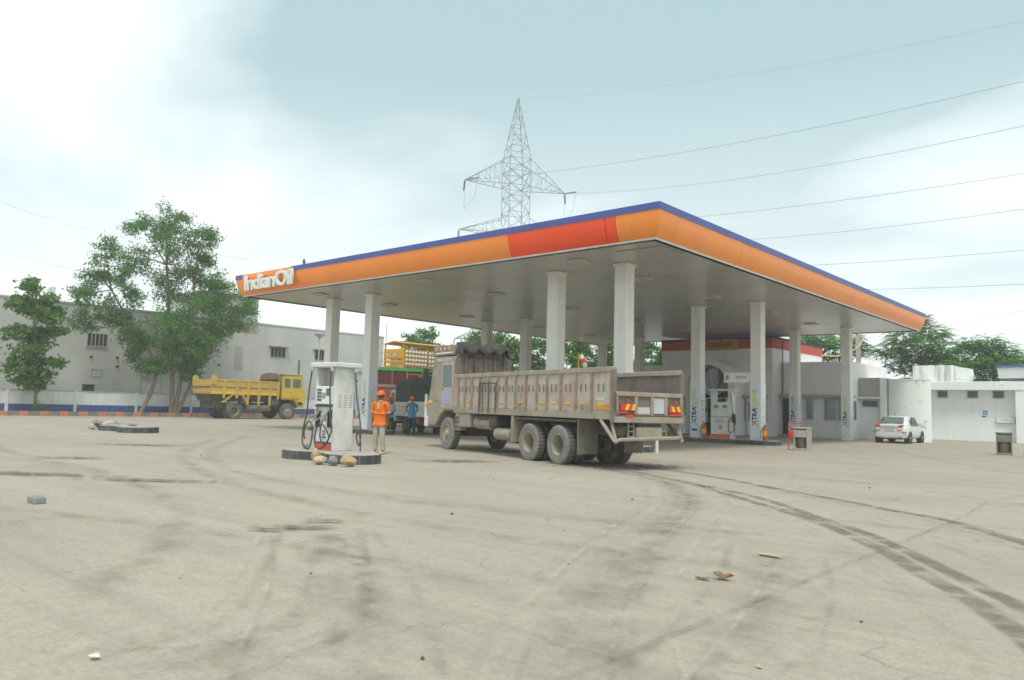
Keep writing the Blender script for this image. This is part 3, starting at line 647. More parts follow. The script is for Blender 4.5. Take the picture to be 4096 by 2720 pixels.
w = window(hall, FY, -5.0, -4.0, 1.13, 2.38, o=AY, fr=.05, glass=m_glassl, fm=m_lgrey); MB().box(-4.32, -4.28, AY - .045, AY - .016, 1.13, 2.38).build('mullion', m_white, w)
w = window(hall, ('x', 1), 28.75, 29.4, 1.15, 2.3, o=-3.45, fr=.05, glass=m_glass, fm=m_white); MB().box(-3.43, -3.405, 29.05, 29.09, 1.15, 2.3).build('mullion', m_white, w)
MB().box(-3.45, -2.2, 30.2, 36, 0, 3.72).build('annex_wall', m_hall, hall)
MB().box(-3.4, -2.15, 29.95, 30.2, 2.6, 3.74).build('parapet', m_concrete, hall)
MB().box(-3.4, -2.1, 29.7, 30.2, 2.45, 2.59).build('sunshade', m_white, hall)
window(hall, FY, -3.28, -2.42, 2.0, 2.33, o=30.2, fr=.05, slats=4, fm=m_lgrey)
MB().box(-2.2, -1.85, 29.9, 36, 0, 3.72).build('pilaster', m_toilet, hall); MB().box(-1.85, -1.75, 30.02, 36, 0, 3.70).build('pilaster', m_grey, hall)
MB().cyl((-7.6, AY - .06, 2.64), (-7.6, AY - .06, 6.0), .03, n=6).build('cable_pipe', m_dark, hall)
# curved white wall and the toilet block
cw = thing('curved_wall', 'tall curved white wall with peeling paint behind the parked car', 'wall')
arcp = [(-1.75, 30.05), (-1.3, 29.86), (-.85, 29.76), (-.4, 29.74), (.05, 29.82), (.35, 29.95), (.52, 30.12)]
inn = [(-1.75, 30.35), (-.9, 30.05), (-.3, 30.02), (.1, 30.14), (.38, 30.3)]
MB().prism(arcp + inn[::-1], 'z', 0, 3.6).build('wall', m_peel, cw, smooth=True)
MB().prism([(a * 1.0, b - .03) for a, b in arcp] + inn[::-1], 'z', 3.6, 3.66).build('coping', m_toilet, cw)
tb = thing('toilet_block', 'flat roofed white toilet block with three small louvred windows under its beam', 'building', (0, 0, 0))
TY = 38.0
MB().box(-4, 3.65, TY, 44, 0, 3.27).build('wall', m_toilet, tb)
MB().box(-4, 9, TY - .75, 44, 3.27, 3.82).build('roof_beam', m_toilet, tb, bev=.015)
MB().box(3.65, 9, TY - .7, 44, 0, 3.27).build('pier', m_toilet, tb)
for x0, x1 in ((-.82, -.28), (.92, 1.48), (2.36, 2.92)): window(tb, FY, x0, x1, 2.8, 3.22, o=TY, fr=.06, slats=5, fm=m_lgrey, smat=m_grey)
MB().box(-2.4, .02, 38.2, 41, 3.82, 4.95).build('roof_tank', m_stainw, tb, bev=.02)
MB().prism([(.06, 3.82), (.8, 3.82), (.95, 4.3), (.9, 4.75), (.06, 4.9)], 'y', 38.8, 40).build('tank_side', m_stainw, tb)
sn = thing('pictogram_sign', 'small blue sign with a white figure on the toilet wall', 'sign', (1.88, TY, 1.84))
m_signblue = pm('sign_blue', (.05,.28,.66), rough=.4, grain=.02)
MB().box(-.12, .12, -.02, 0, -.14, .14).build('plate', m_signblue, sn)
mb = MB(); mb.ball((0, -.022, .085), .022, n=8, m=5); mb.box(-.035, .035, -.026, -.021, -.02, .06); mb.box(-.028, -.006, -.026, -.021, -.11, -.021); mb.box(.006, .028, -.026, -.021, -.11, -.021); mb.build('figure', m_letter, sn)
sn2 = thing('notice_plate', 'narrow blue and white notice plate below the blue figure sign', 'sign', (1.88, TY, 1.60))
MB().box(-.2, .2, -.02, 0, -.05, .05).build('plate', m_letter, sn2); MB().box(-.19, .04, -.024, -.021, -.04, .04).build('print', m_navy, sn2)
tl = thing('toilet_light_box', 'long grey light box sign with faded red lettering on the toilet wall', 'sign', (3.0, TY, 1.4))
MB().box(-.52, .52, -.16, 0, -.2, .19).build('case', m_lgrey, tl, bev=.02); MB().box(-.5, .5, -.168, -.162, -.17, .16).build('face', m_sleeve, tl)
m_faded = pm('faded_red_print', (.50,.20,.17))
text('TOILET', 'lettering', m_faded, tl, frame((-.27, -.172, -.05), (1, 0, 0), (0, 0, 1)), size=.16)
for x in (.33, .42): MB().cyl((x, -.168, -.02), (x, -.174, -.02), .025, n=10).build('figure_mark', m_signblue, tl)
sc2 = thing('small_canopy', 'second small canopy with pale fascia and blue edge beyond the toilet block roof', 'canopy', (2.35, 40.2, 0))
MB().prism([(0, 4.15), (8, 4.15), (8, 5.0), (-.1, 4.85)], 'y', -.05, .02).build('fascia', m_lgrey, sc2); MB().prism([(-.16, 4.85), (8, 5.0), (8, 5.17), (-.16, 5.0)], 'y', -.12, .05).build('blue_edge', m_bluep, sc2)
MB().box(.1, 8, .02, 6, 4.18, 4.9).build('deck', m_lgrey, sc2)
for x in (.8, 7): MB().cyl((x, 4.6, 0), (x, 4.6, 4.2), .12, n=10).build('post', m_lgrey, sc2)
pp = thing('concrete_pole', 'weathered concrete electricity pole behind the office annex', 'pole', (-7.4, 43, 0))
MB().prism([(-.16, -.12), (.16, -.12), (.16, .12), (-.16, .12)], 'z', 0, 7.7).build('shaft', m_concrete, pp)
for z in (6.2, 6.9, 7.5): MB().box(-.5, .5, -.05, .05, z, z + .07).build('crossarm', m_grey, pp)
bpz = thing('bent_pipe', 'curved pale yellow pipe rising from the office roof edge', 'pipe', (-7.6, 35.4, 5.6))
m_pipey = pm('pipe_yellow', (.55,.46,.22)); MB().tube([(0, 0, 0), (.9, .6, -.05), (1.7, 1.1, .25), (2.2, 1.5, .8), (2.35, 1.7, 1.3)], .05, 7).build('pipe', m_pipey, bpz, smooth=True)
# ------------------------------------------------------------------ vehicles
m_tyre  = pm('dusty_tyre', (.085,.085,.08), (.17,.16,.14), 3., rough=.9, bump=.2)
m_tyreg = pm('grey_dusty_tyre', (.24,.235,.215), (.17,.17,.16), 4., rough=.95, bump=.2)
m_rimd  = pm('dusty_rim', (.36,.32,.25), (.28,.25,.2), 6., rough=.9)
m_dust  = pm('dust_covered_paint', (.37,.325,.26), (.29,.25,.20), 2.2, rough=.9, bump=.15, streak=(.20,.165,.13), samt=.35)
m_boxs  = pm('faded_red_box_paint', (.43,.40,.35), (.38,.235,.185), 2.1, lo=.52, hi=.74, rough=.85, bump=.2, streak=(.24,.18,.14), samt=.5)
m_rib   = pm('rusty_rib', (.28,.165,.125), (.35,.295,.235), 3., rough=.9)
m_rust  = pm('rusty_bulkhead', (.21,.17,.145), (.145,.125,.11), 2.4, rough=.9, bump=.25, streak=(.30,.20,.16), samt=.5)
m_under = pm('greasy_chassis', (.075,.07,.06), (.13,.12,.10), 4., rough=.9)
m_tarp  = pm('black_tarpaulin', (.04,.04,.042), (.07,.07,.07), 5., rough=.7)
m_chevr = pm('chevron_red', (.60,.05,.03), rough=.4); m_chevy = pm('chevron_yellow', (.80,.48,.03), rough=.4)
m_yellow= pm('yellow_truck_paint', (.60,.41,.085), (.52,.36,.10), 1.8, rough=.6, streak=(.35,.20,.06), samt=.35)
m_yellow2=pm('yellow_cab_paint', (.64,.49,.06), (.57,.43,.065), 1.8, rough=.5)
m_flap  = pm('dusty_mudflap', (.20,.185,.16), (.15,.14,.12), 4., rough=.95)
_wheels = {}
def wheel(par, x, y, R, w, face, deep=True, tm=None, rm=None):
    """wheel on local axis y; face=+1: outer side towards +y"""
    tm = tm or m_tyreg; rm = rm or m_rimd; key = (R, w, deep, tm.name, rm.name)
    if key not in _wheels:
        h = w / 2; rr = R * .56
        t = MB().lathe([(rr, -h*.8), (R*.80, -h), (R*.93, -h*.96), (R, -h*.7), (R*1.0, h*.7), (R*.93, h*.96), (R*.80, h), (rr, h*.8)], 32, caps=False).mesh('tyre', smooth=True)
        tr = MB()
        for k in range(32):
            a = 2*math.pi*(k+.5)/32; tr.M = Matrix.Rotation(a, 4, 'Y'); tr.box(R*.985, R*1.012, -h*.75, -h*.12, -.022, .022); tr.box(R*.985, R*1.012, h*.12, h*.75, -.022, .022)
        rim = MB(); dd = h * (-1.5 if deep else .55)
        rim.lathe([(rr*1.02, h*.86), (rr*.96, h*.9), (rr*.9, h*.6), (rr*.82, dd), (rr*.40, dd + (.0 if deep else h*.25)), (rr*.34, dd + h*.5), (rr*.22, dd + h*.75), (0.0001, dd + h*.78)], 28, caps=False)
        rim.lathe([(rr*1.02, -h*.86), (rr*.9, -h*1.0)], 28, caps=False) if deep else rim.lathe([(rr*1.02, -h*.86), (rr*.5, -h*.95), (.0001, -h*.95)], 28, caps=False)
        bo = MB()
        for k in range(8):
            a = 2*math.pi*k/8; bo.cyl((rr*.6*math.cos(a), dd - .01, rr*.6*math.sin(a)), (rr*.6*math.cos(a), dd + .04, rr*.6*math.sin(a)), .022, n=6)
        _wheels[key] = (t, tr.mesh('tread'), rim.mesh('rim', smooth=True), bo.mesh('wheel_bolts'))
        for me, mm in zip(_wheels[key], (tm, m_tyre, rm, rm)): me.materials.append(mm)
    t, tr, rim, bo = _wheels[key]
    wo = put('wheel', t, None, par); wo.location = (x, y, R - .01); wo.rotation_euler = (0, RND.uniform(0, 3), 0 if face > 0 else math.pi)
    put('tread', tr, None, wo, kind='stuff'); put('rim', rim, None, wo); put('wheel_bolts', bo, None, wo, kind='stuff'); return wo

lorry = thing('tipper_lorry', 'dust covered ten wheel tipper lorry with ribbed faded red open body', 'lorry', (-.13, -4.40, 0), math.radians(161.77))
W_ = 2.06
for x in (0., 1.37):
    wheel(lorry, x, -.14, .49, .27, 1); wheel(lorry, x, -.47, .49, .27, 1, tm=m_tyre); wheel(lorry, x, -W_ + .14, .49, .27, -1, tm=m_tyre); wheel(lorry, x, -W_ + .47, .49, .27, -1, tm=m_tyre)
    MB().cyl((x, -W_ + .3, .49), (x, -.3, .49), .1, n=10).build('axle', m_under, lorry); MB().ball((x, -W_/2, .49), .27, n=12, m=8).build('differential', m_under, lorry, smooth=True)
wheel(lorry, 6.33, -.16, .51, .28, 1, deep=False); wheel(lorry, 6.33, -W_ + .16, .51, .28, -1, deep=False, tm=m_tyre)
MB().cyl((6.33, -W_ + .3, .5), (6.33, -.3, .5), .08, n=8).build('axle', m_under, lorry)
for y in (-.62, -W_ + .62): MB().box(-2.1, 7.6, y - .04, y + .04, .78, 1.02).build('chassis_rail', m_under, lorry)
MB().box(-2.15, 5.75, -W_ + .03, -.03, 1.2, 1.36).build('body_floor', m_under, lorry)
for y, s in ((0, 1), (-W_, -1)):
    MB().box(-2.2, 5.85, y - s*.10, y, 1.16, 1.37).build('bottom_rail', m_dust, lorry, bev=.01)
    MB().box(-2.2, 5.85, y - s*.055, y - s*.01, 1.37, 2.24).build('body_side', m_boxs if s > 0 else m_rust, lorry)
    MB().box(-2.22, 5.87, y - s*.09, y + s*.025, 2.24, 2.36).build('top_rail', m_dust, lorry, bev=.012)
    xs_ = [5.5, 5.05, 4.6, 4.1, 3.58, 3.05, 2.55, 2.05, 1.5, .98, .48, -.15, -.78, -1.42, -2.15]
    for i, x in enumerate(xs_):
        MB().box(x - .035, x + .035, y - s*.01, y + s*.035, 1.37, 2.24).build('rib', m_rib, lorry)
        if i < len(xs_) - 1 and s > 0:
            xm = (x + xs_[i+1]) / 2
            MB().tube([(xm - .1, .012, 1.80), (xm - .1, .03, 1.9), (xm - .09, .012, 1.98)], .012, 5).build('rope_hook', m_under, lorry); MB().tube([(xm + .1, .012, 1.80), (xm + .1, .03, 1.9), (xm + .09, .012, 1.98)], .012, 5).build('rope_hook', m_under, lorry)
            if i % 2 or i > 8: MB().box(xm - .1, xm + .12, 0, .004, 1.50, 1.54).build('reflective_strip', m_chevy, lorry)
for k_, xt in enumerate((1.75, -1.3)):
    tm_ = MB(); q_ = random.Random(k_); n_ = 7; tv = [(xt + .06*i + q_.uniform(-.02, .02), .03 + q_.uniform(0, .07), 1.38 + (j*.1 + q_.uniform(-.02, .05))) for i in range(n_) for j in range(2)]; tm_.add(tv, [(2*i, 2*i+2, 2*i+3, 2*i+1) for i in range(n_-1)]); tm_.build('torn_metal', m_dust, lorry)
MB().box(-2.1, -1.55, -.008, .006, 1.38, 1.50).build('pale_patch', m_signyel, lorry)
text('Gujrat', 'lettering', m_letter, lorry, frame((-1.58, .004, 1.60), (-1, 0, 0), (0, 0, 1)), size=.12)
lad = MB()
for x in (4.02, 3.8, 3.45, 3.05): lad.tube([(x, .07, 1.2), (x, .07, 2.05), (x, .01, 2.1)], .018, 6)
lad.tube([(4.02, .07, 2.05), (3.05, .07, 2.05)], .018, 6); lad.build('side_ladder', m_under, lorry)
# bulkhead behind the cab, seen from inside the body
bh = [(-.02, 1.37), (-.02, 2.75), (-.08, 3.0), (-.25, 3.2), (-.5, 3.28), (-1.5, 3.28), (-1.85, 3.15), (-2.0, 2.9), (-2.05, 2.6), (-2.05, 1.37)]
MB().prism(bh, 'x', 5.78, 5.86).build('bulkhead', m_rust, lorry)
for y in (-.35, -.7, -1.05, -1.4, -1.75): MB().box(5.72, 5.79, y - .03, y + .03, 1.4, 3.15).build('bulkhead_rib', m_rust, lorry)
MB().box(5.70, 5.79, -1.75, -.4, 2.92, 2.97).build('bulkhead_rib', m_under, lorry)
r_ = random.Random(5); g = 26; vs = []; fs = []
for i in range(g):
    for j in range(7):
        y = -.1 - 1.75 * i / (g - 1); x = 5.55 + .75 * j / 6
        vs.append((x + r_.uniform(-.04, .04), y, 3.30 + r_.uniform(-.05, .06) + .07 * math.sin(i * .9) - (.14 if j in (0, 6) else 0) - (.22 if i in (0, g-1) else 0)))
for i in range(g - 1):
    for j in range(6): fs.append((i*7+j, (i+1)*7+j, (i+1)*7+j+1, i*7+j+1))
vs += [(x, y, z - .07) for x, y, z in vs]; nb = g * 7
fs += [tuple(nb + k for k in reversed(f)) for f in fs[:]]
ed = [i*7 for i in range(g)] + [(g-1)*7 + j for j in range(1, 7)] + [i*7+6 for i in range(g-2, -1, -1)] + list(range(5, 0, -1))
fs += [(ed[k], ed[(k+1) % len(ed)], nb + ed[(k+1) % len(ed)], nb + ed[k]) for k in range(len(ed))]
MB().add(vs, fs).build('crumpled_tarpaulin', m_tarp, lorry)
# cab
cp = [(5.92, 1.24), (5.92, 2.96), (7.35, 3.0), (7.55, 2.93), (7.74, 1.95), (7.86, 1.62), (7.88, .72), (7.3, .72), (7.05, .92), (6.86, 1.12), (6.6, 1.22)]
MB().prism(cp, 'y', -W_ + .06, -.06).build('cab_shell', m_dust, lorry, bev=.03)
MB().prism([(6.0, 3.0), (6.0, 3.32), (7.5, 3.36), (7.6, 3.0)], 'y', -W_ + .03, -.03).build('roof_board', m_rib, lorry, bev=.02)
MB().box(6.1, 7.3, -.032, -.022, 3.06, 3.10).build('painted_line', m_letter, lorry); 
for k in range(4): MB().cyl((6.3 + .33*k, -.028, 3.22), (6.3 + .33*k, -.018, 3.22), .05, n=8).build('painted_dot', m_pblue, lorry)
MB().box(6.1, 7.35, -.07, -.045, 2.8, 2.93).build('roof_valance', m_boxs, lorry)
text('Shree', 'lettering', m_letter, lorry, frame((7.1, -.040, 2.82), (-1, 0, 0), (0, 0, 1)), size=.12)
MB().box(6.94, 7.42, -.07, -.048, 1.52, 2.75).build('door_panel', m_dust, lorry, bev=.01); MB().box(7.0, 7.36, -.05, -.042, 1.98, 2.66).build('side_pane', m_rimd, lorry)
dr = MB().box(6.02, 6.86, -.07, -.044, 1.30, 2.78).build('cab_door', m_boxs, lorry, bev=.01)
MB().box(6.10, 6.78, -.05, -.038, 1.98, 2.68).build('window', m_glassl, dr); m_lilac = pm('lilac_poster', (.34,.33,.52), (.42,.40,.50), 5.)
MB().box(6.12, 6.74, -.05, -.036, 1.42, 1.86).build('poster', m_lilac, dr); MB().cyl((6.8, -.03, 1.92), (6.65, -.03, 1.92), .015, n=6).build('handle', m_under, dr)
MB().quad((7.60, -.2, 2.86), (7.60, -W_ + .2, 2.86), (7.757, -W_ + .2, 2.0), (7.757, -.2, 2.0)).build('windscreen', m_glass, lorry)
MB().tube([(7.5, -.06, 2.75), (7.75, .10, 2.7), (7.75, .12, 2.1), (7.6, -.05, 2.0)], .014, 6).build('mirror_bracket', m_under, lorry); MB().box(7.70, 7.76, .02, .2, 2.2, 2.6).build('mirror', m_dark, lorry, bev=.01)
MB().box(7.86, 8.12, -W_ + .04, -.04, .66, 1.0).build('front_bumper', m_white, lorry, bev=.03); MB().box(8.0, 8.08, -.12, -.02, .95, 1.75).build('corner_post', m_white, lorry, bev=.02); MB().box(7.99, 8.09, -.125, -.015, 1.32, 1.42).build('post_band', m_chevy, lorry)
MB().box(7.87, 7.9, -.5, -.15, 1.15, 1.4).build('headlamp', m_glass, lorry, bev=.02); MB().box(7.55, 7.85, -.075, -.05, 1.45, 1.55).build('indicator', m_chevy, lorry)
# tanks, boxes and steps under the body
MB().box(4.75, 5.42, -.42, -.02, .74, 1.15).build('tool_box', m_dust, lorry, bev=.02); MB().box(5.45, 5.72, -.3, -.02, .62, 1.2).build('battery_step', m_rimd, lorry, bev=.02)
for z in (.72, .88, 1.02): MB().box(5.46, 5.70, -.03, .03, z, z + .03).build('step', m_under, lorry)
MB().cyl((3.7, -.3, .9), (4.65, -.3, .9), .2, n=14).build('air_cleaner', m_dust, lorry, smooth=True); MB().cyl((4.65, -.3, .9), (4.72, -.3, .88), .13, n=12).build('air_intake', m_under, lorry); MB().box(3.3, 4.5, -.55, -.12, .80, 1.13).build('fuel_tank', m_under, lorry, bev=.04)
MB().cyl((2.45, -.22, .62), (3.35, -.22, .62), .17, n=14).build('air_tank', m_dust, lorry, smooth=True, bev=.03); MB().box(2.15, 2.25, -.55, .0, .45, 1.15).build('front_mudflap', m_dust, lorry)
MB().box(-1.7, 5.7, -1.15, -.95, .62, 1.2).build('dark_underbody_plate', m_under, lorry); MB().box(-.75, 2.12, -.66, -.04, 1.06, 1.12).build('mudguard', m_under, lorry); MB().box(-.75, 2.12, -W_ + .04, -W_ + .66, 1.06, 1.12).build('mudguard', m_under, lorry)  # first box: dark plate added to keep the gap under the body dark
MB().box(2.3, 3.3, -1.4, -.7, .35, .75).build('gearbox', m_under, lorry, bev=.05); MB().box(5.9, 7.2, -1.5, -.6, .45, 1.1).build('engine', m_under, lorry, bev=.05); MB().cyl((.2, -W_/2, .55), (2.4, -W_/2, .6), .06, n=8).build('drive_shaft', m_under, lorry)
for y0, z0 in ((-.62, .28), (-W_ + .02, .30)):
    n = 9; top = [(y0, 1.14), (y0 + .6, 1.14)]; bot = [(y0 + .6 - .6*k/n, z0 + (.03 if k % 2 else 0) + r_.uniform(0, .02)) for k in range(n + 1)]
    MB().prism(top + bot, 'x', -.86, -.83).build('mudflap', m_flap, lorry)
# tail
MB().box(-2.24, -2.17, -W_ + .05, -.05, 1.28, 1.70).build('tailgate', m_rust, lorry); MB().box(-2.29, -2.17, -W_ + .02, -.02, 1.70, 1.80).build('tailgate_rail', m_dust, lorry, bev=.01)
for y in (-.06, -.62, -1.1, -1.52, -W_ + .06): MB().box(-2.28, -2.24, y - .045, y + .045, 1.24, 1.70).build('tailgate_stake', m_dust, lorry)
for y in (-.02, -W_ + .02): MB().box(-2.27, -2.15, y - .05, y + .05, 1.1, 2.3).build('corner_post', m_rust, lorry, bev=.01)
MB().box(-2.262, -2.242, -1.48, -1.16, 1.32, 1.68).build('pale_plate', m_lgrey, lorry)['label'] = 'scuffed pale green plate'; MB().box(-2.262, -2.242, -1.04, -.68, 1.30, 1.46).build('number_plate', m_lgrey, lorry)
MB().box(-2.3, -2.1, -W_, 0, 1.10, 1.24).build('rear_crossmember', m_dust, lorry, bev=.01); MB().cyl((-2.26, -W_ + .05, 1.26), (-2.26, -.05, 1.26), .035, n=8).build('hinge_bar', m_under, lorry)
def chevron(y0, y1, z0, z1, flip):
    c = MB().box(-2.30, -2.285, y0, y1, z0, z1).build('chevron_plate', m_chevr, lorry); w = (y1 - y0) / 4
    for k in range(2):
        a = y0 + w * (.2 + 1.8 * k); s = w * .9
        p = [(a, z0 + .005), (a + w*.9, z0 + .005), (a + w*.9 + (s if not flip else -s) * .6, z1 - .005), (a + (s if not flip else -s) * .6, z1 - .005)]
        MB().prism([(min(max(q, y0), y1), z) for q, z in p], 'x', -2.303, -2.30).build('stripe', m_chevy, c)
chevron(-.58, -.16, 1.38, 1.53, True); chevron(-1.98, -1.60, 1.36, 1.50, False)
for y, z, r in ((-.36, 1.61, .035), (-1.80, 1.60, .035), (-.62, 1.29, .03), (-.85, 1.27, .02)): MB().cyl((-2.28, y, z), (-2.305, y, z), r, n=10).build('rear_lamp', m_chevr, lorry)
for y0, y1, z0, z1 in ((-.35, -.1, 1.31, 1.36), (-.52, -.3, 1.22, 1.28), (-1.96, -1.62, 1.27, 1.33)): MB().box(-2.31, -2.29, y0, y1, z0, z1).build('tail_lamp', m_chevr, lorry)
MB().box(-2.28, -2.2, -1.40, -.66, .78, 1.0).build('plate_board', m_rimd, lorry); MB().box(-2.27, -2.24, -1.36, -.72, 1.01, 1.09).build('slot', m_dark, lorry)
for y0, s in ((-.62, 1), (-1.44, -1)):
    gr = MB()
    for k in range(3): gr.bar((-2.2, y0 + s*.04*0, .78 + .12*k), (-2.2, y0 + s*.16, .78 + .12*k), .02)
    gr.bar((-2.2, y0, .72), (-2.2, y0, 1.1), .025); gr.bar((-2.2, y0 + s*.16, .72), (-2.2, y0 + s*.16, 1.1), .025); gr.build('lamp_guard', m_dust, lorry, kind='stuff')
    ms_ = MB(); yc = y0 + s*.36
    for k in range(9):
        a = math.pi * k / 9; ms_.bar((-2.19, yc - .17*math.cos(a), .92 - .14*math.sin(a)), (-2.19, yc + .17*math.cos(a), .92 + .14*math.sin(a)), .012)
    ms_.build('wire_grille', m_under, lorry, kind='stuff')
MB().tube([(-2.3, .0, .66), (-2.32, -.12, .72), (-2.3, -1.0, .74), (-2.28, -W_ + .1, .76), (-2.2, -W_, .74)], .045, 6).build('rear_bumper', m_dust, lorry)
for y in (-.02, -W_ + .06): MB().bar((-1.75, y, 1.14), (-2.3, y, .66), .07).build('bumper_stay', m_dust, lorry); MB().bar((-2.12, y - .02, 1.12), (-2.3, y - .02, .68), .06).build('bumper_stay', m_dust, lorry)
for y in (-.03, -W_ - .04): MB().tube([(-2.27, y, 1.78), (-2.32, y + .03, 1.6), (-2.3, y + .02, 1.42), (-2.33, y + .01, 1.3)], .02, 5).build('chain', m_under, lorry)

# ---- yellow dumper: local x forward (+Y world), near side is y = 0
m_hbd = pm('brown_headboard', (.27,.20,.145), (.21,.155,.115), 2., rough=.85)
dump = thing('yellow_dump_truck', 'yellow two axle dump truck with brown headboard parked along the kerb', 'dump truck', (-40.2, 9.35, 0), math.radians(90))
DW = 2.75
wheel(dump, 0, .17, .60, .32, -1, tm=m_tyre); wheel(dump, 0, .55, .60, .32, -1, tm=m_tyre); wheel(dump, 0, DW - .17, .60, .32, 1, tm=m_tyre); wheel(dump, 0, DW - .55, .60, .32, 1, tm=m_tyre)
wheel(dump, 4.36, .17, .61, .32, -1, deep=False, tm=m_tyre); wheel(dump, 4.36, DW - .17, .61, .32, 1, deep=False, tm=m_tyre)
for x in (0, 4.36): MB().cyl((x, .3, .6), (x, DW - .3, .6), .11, n=10).build('axle', m_under, dump)
MB().box(-1.2, 5.6, .75, .9, .85, 1.2).build('chassis_rail', m_under, dump); MB().box(-1.2, 5.6, DW - .9, DW - .75, .85, 1.2).build('chassis_rail', m_under, dump); MB().box(-1.5, -.75, .4, DW - .4, .75, 1.3).build('rear_frame', m_under, dump)
MB().prism([(.55, 1.25), (.12, 1.75), (DW - .12, 1.75), (DW - .55, 1.25)], 'x', -1.75, 3.5).build('hopper_floor', m_under, dump)
for y, s in ((0, -1), (DW, 1)):
    MB().box(-1.85, 3.52, y - s*.09, y - s*.02, 1.76, 2.72).build('body_side', m_yellow, dump); MB().box(-1.87, 3.54, y - s*.10, y + s*.02, 2.72, 2.82).build('top_rail', m_yellow, dump, bev=.01)
    MB().box(-1.85, 3.5, y - s*.02, y, 2.24, 2.29).build('side_seam', m_under, dump); MB().box(-1.85, 3.5, y - s*.02, y + s*.008, 1.78, 1.95).build('lower_band', m_chevy, dump)
    for x in (-.95, .05, .95, 1.85, 2.75, 3.42): MB().prism([(x - .08, 1.5), (x + .08, 1.5), (x + .1, 2.75), (x - .1, 2.75)], 'y', y - s*.02, y + s*.05).build('rib', m_yellow, dump)
    for x in (.95, 1.85, 2.75): MB().prism([(x - .05, 1.0), (x + .06, 1.0), (x + .08, 1.6), (x - .12, 1.6)], 'y', y - s*.06, y + s*.03).build('bracket', m_yellow, dump)
    MB().prism([(-1.95, 2.45), (-1.55, 2.45), (-1.5, 2.95), (-1.65, 3.12), (-1.85, 3.1), (-1.95, 2.9)], 'y', y - s*.06, y + s*.03).build('hinge_ear', m_yellow, dump)
MB().box(-1.92, -1.84, .08, DW - .08, 1.76, 2.78).build('tailgate', m_yellow, dump)
for y in (.5, 1.1, 1.7, 2.25): MB().box(-1.96, -1.92, y - .05, y + .05, 1.8, 2.75).build('tailgate_rib', m_yellow, dump)
MB().box(-1.955, -1.92, .1, DW - .1, 1.78, 1.9).build('tail_band', m_kerboran, dump); MB().box(-1.97, -1.91, .1, DW - .1, 2.22, 2.30).build('tailgate_rail', m_under, dump)
MB().prism([(.02, 1.76), (.02, 3.3), (.5, 3.48), (1.4, 3.54), (2.3, 3.48), (DW - .02, 3.3), (DW - .02, 1.76)], 'x', 3.5, 3.6).build('headboard', m_hbd, dump)
MB().box(3.3, 3.5, .1, DW - .1, 3.0, 3.05).build('headboard_rib', m_rust, dump)
cp = [(3.8, 1.5), (3.8, 3.28), (3.95, 3.4), (5.45, 3.42), (5.62, 3.3), (5.78, 2.2), (5.92, 2.1), (5.9, .92), (5.3, .9), (5.12, 1.25), (4.8, 1.5)]
MB().prism(cp, 'y', .05, DW - .05).build('cab_shell', m_yellow2, dump, bev=.05, seg=2)
for x0, x1 in ((3.98, 4.5), (4.72, 5.42)): MB().box(x0, x1, .03, .06, 2.42, 3.1).build('window', m_glassl, dump)
MB().box(4.22, 4.26, .025, .03, 2.42, 3.1).build('bar', m_dark, dump); MB().box(5.05, 5.09, .025, .03, 2.42, 3.1).build('bar', m_dark, dump)
dd = MB().box(3.95, 4.62, .03, .058, 1.62, 2.38).build('door', m_yellow2, dump, bev=.01); MB().box(4.5, 4.58, .01, .03, 2.0, 2.05).build('handle', m_dark, dd)
MB().box(4.66, 5.5, .03, .058, 1.62, 2.38).build('side_panel', m_yellow2, dump, bev=.01); MB().box(3.82, 5.3, .02, .056, 1.50, 1.58).build('step_rail', m_kerboran, dump)
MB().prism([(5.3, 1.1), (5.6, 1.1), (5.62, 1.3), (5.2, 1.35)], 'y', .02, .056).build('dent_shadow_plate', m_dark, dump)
MB().quad((5.64, .25, 3.2), (5.64, DW - .25, 3.2), (5.79, DW - .25, 2.3), (5.79, .25, 2.3)).build('windscreen', m_glass, dump)
MB().box(3.75, 5.6, -.02, DW + .02, 3.40, 3.46).build('cab_roof', m_yellow2, dump, bev=.03)
MB().prism([(-.9, 1.15), (-.2, 1.72), (.5, 1.72), (.95, 1.05), (1.05, 1.05), (.6, 1.8), (-.25, 1.8), (-1.0, 1.2)], 'y', .0, .6).build('mudguard', m_yellow, dump)
MB().cyl((.95, .35, .8), (2.95, .35, .8), .26, n=14).build('fuel_tank', m_flap, dump, smooth=True); MB().cyl((3.0, .45, 1.25), (3.65, .45, 1.25), .3, n=14).build('air_cleaner', m_flap, dump, smooth=True)
MB().box(3.4, 5.3, .8, DW - .8, .6, 1.5).build('engine', m_under, dump, bev=.05); MB().box(-.6, -.3, .1, .6, .8, 1.2).build('mudguard_bracket', m_flap, dump)
MB().ball((4.2, .6, 2.5), .14).build('seat_bundle', m_letter, dump)

# ---- small white lorry with black tarpaulin hood
pk = thing('tarped_pickup', 'small white pickup lorry with a dark tarpaulin hood parked behind the attendants', 'pickup', (-16.05, 4.44, 0), math.atan2(.436, -.9))
m_pwhite = pm('pickup_white', (.68,.70,.69), (.60,.62,.61), 2., rough=.45); m_pt = pm('dark_green_tarp', (.055,.068,.068), (.075,.088,.088), 3., rough=.75, bump=.3, bscale=6)
PW = 1.75
wheel(pk, 0, -.13, .38, .24, 1, tm=m_tyre); wheel(pk, 0, -PW + .13, .38, .24, -1, tm=m_tyre); wheel(pk, 2.7, -.13, .38, .24, 1, tm=m_tyre, deep=False); wheel(pk, 2.7, -PW + .13, .38, .24, -1, tm=m_tyre, deep=False)
MB().box(-.9, 3.4, -1.3, -.45, .42, .68).build('chassis', m_under, pk); MB().cyl((0, -PW + .2, .38), (0, -.2, .38), .06, n=8).build('axle', m_under, pk); MB().ball((0, -PW/2, .38), .17).build('differential', m_under, pk)
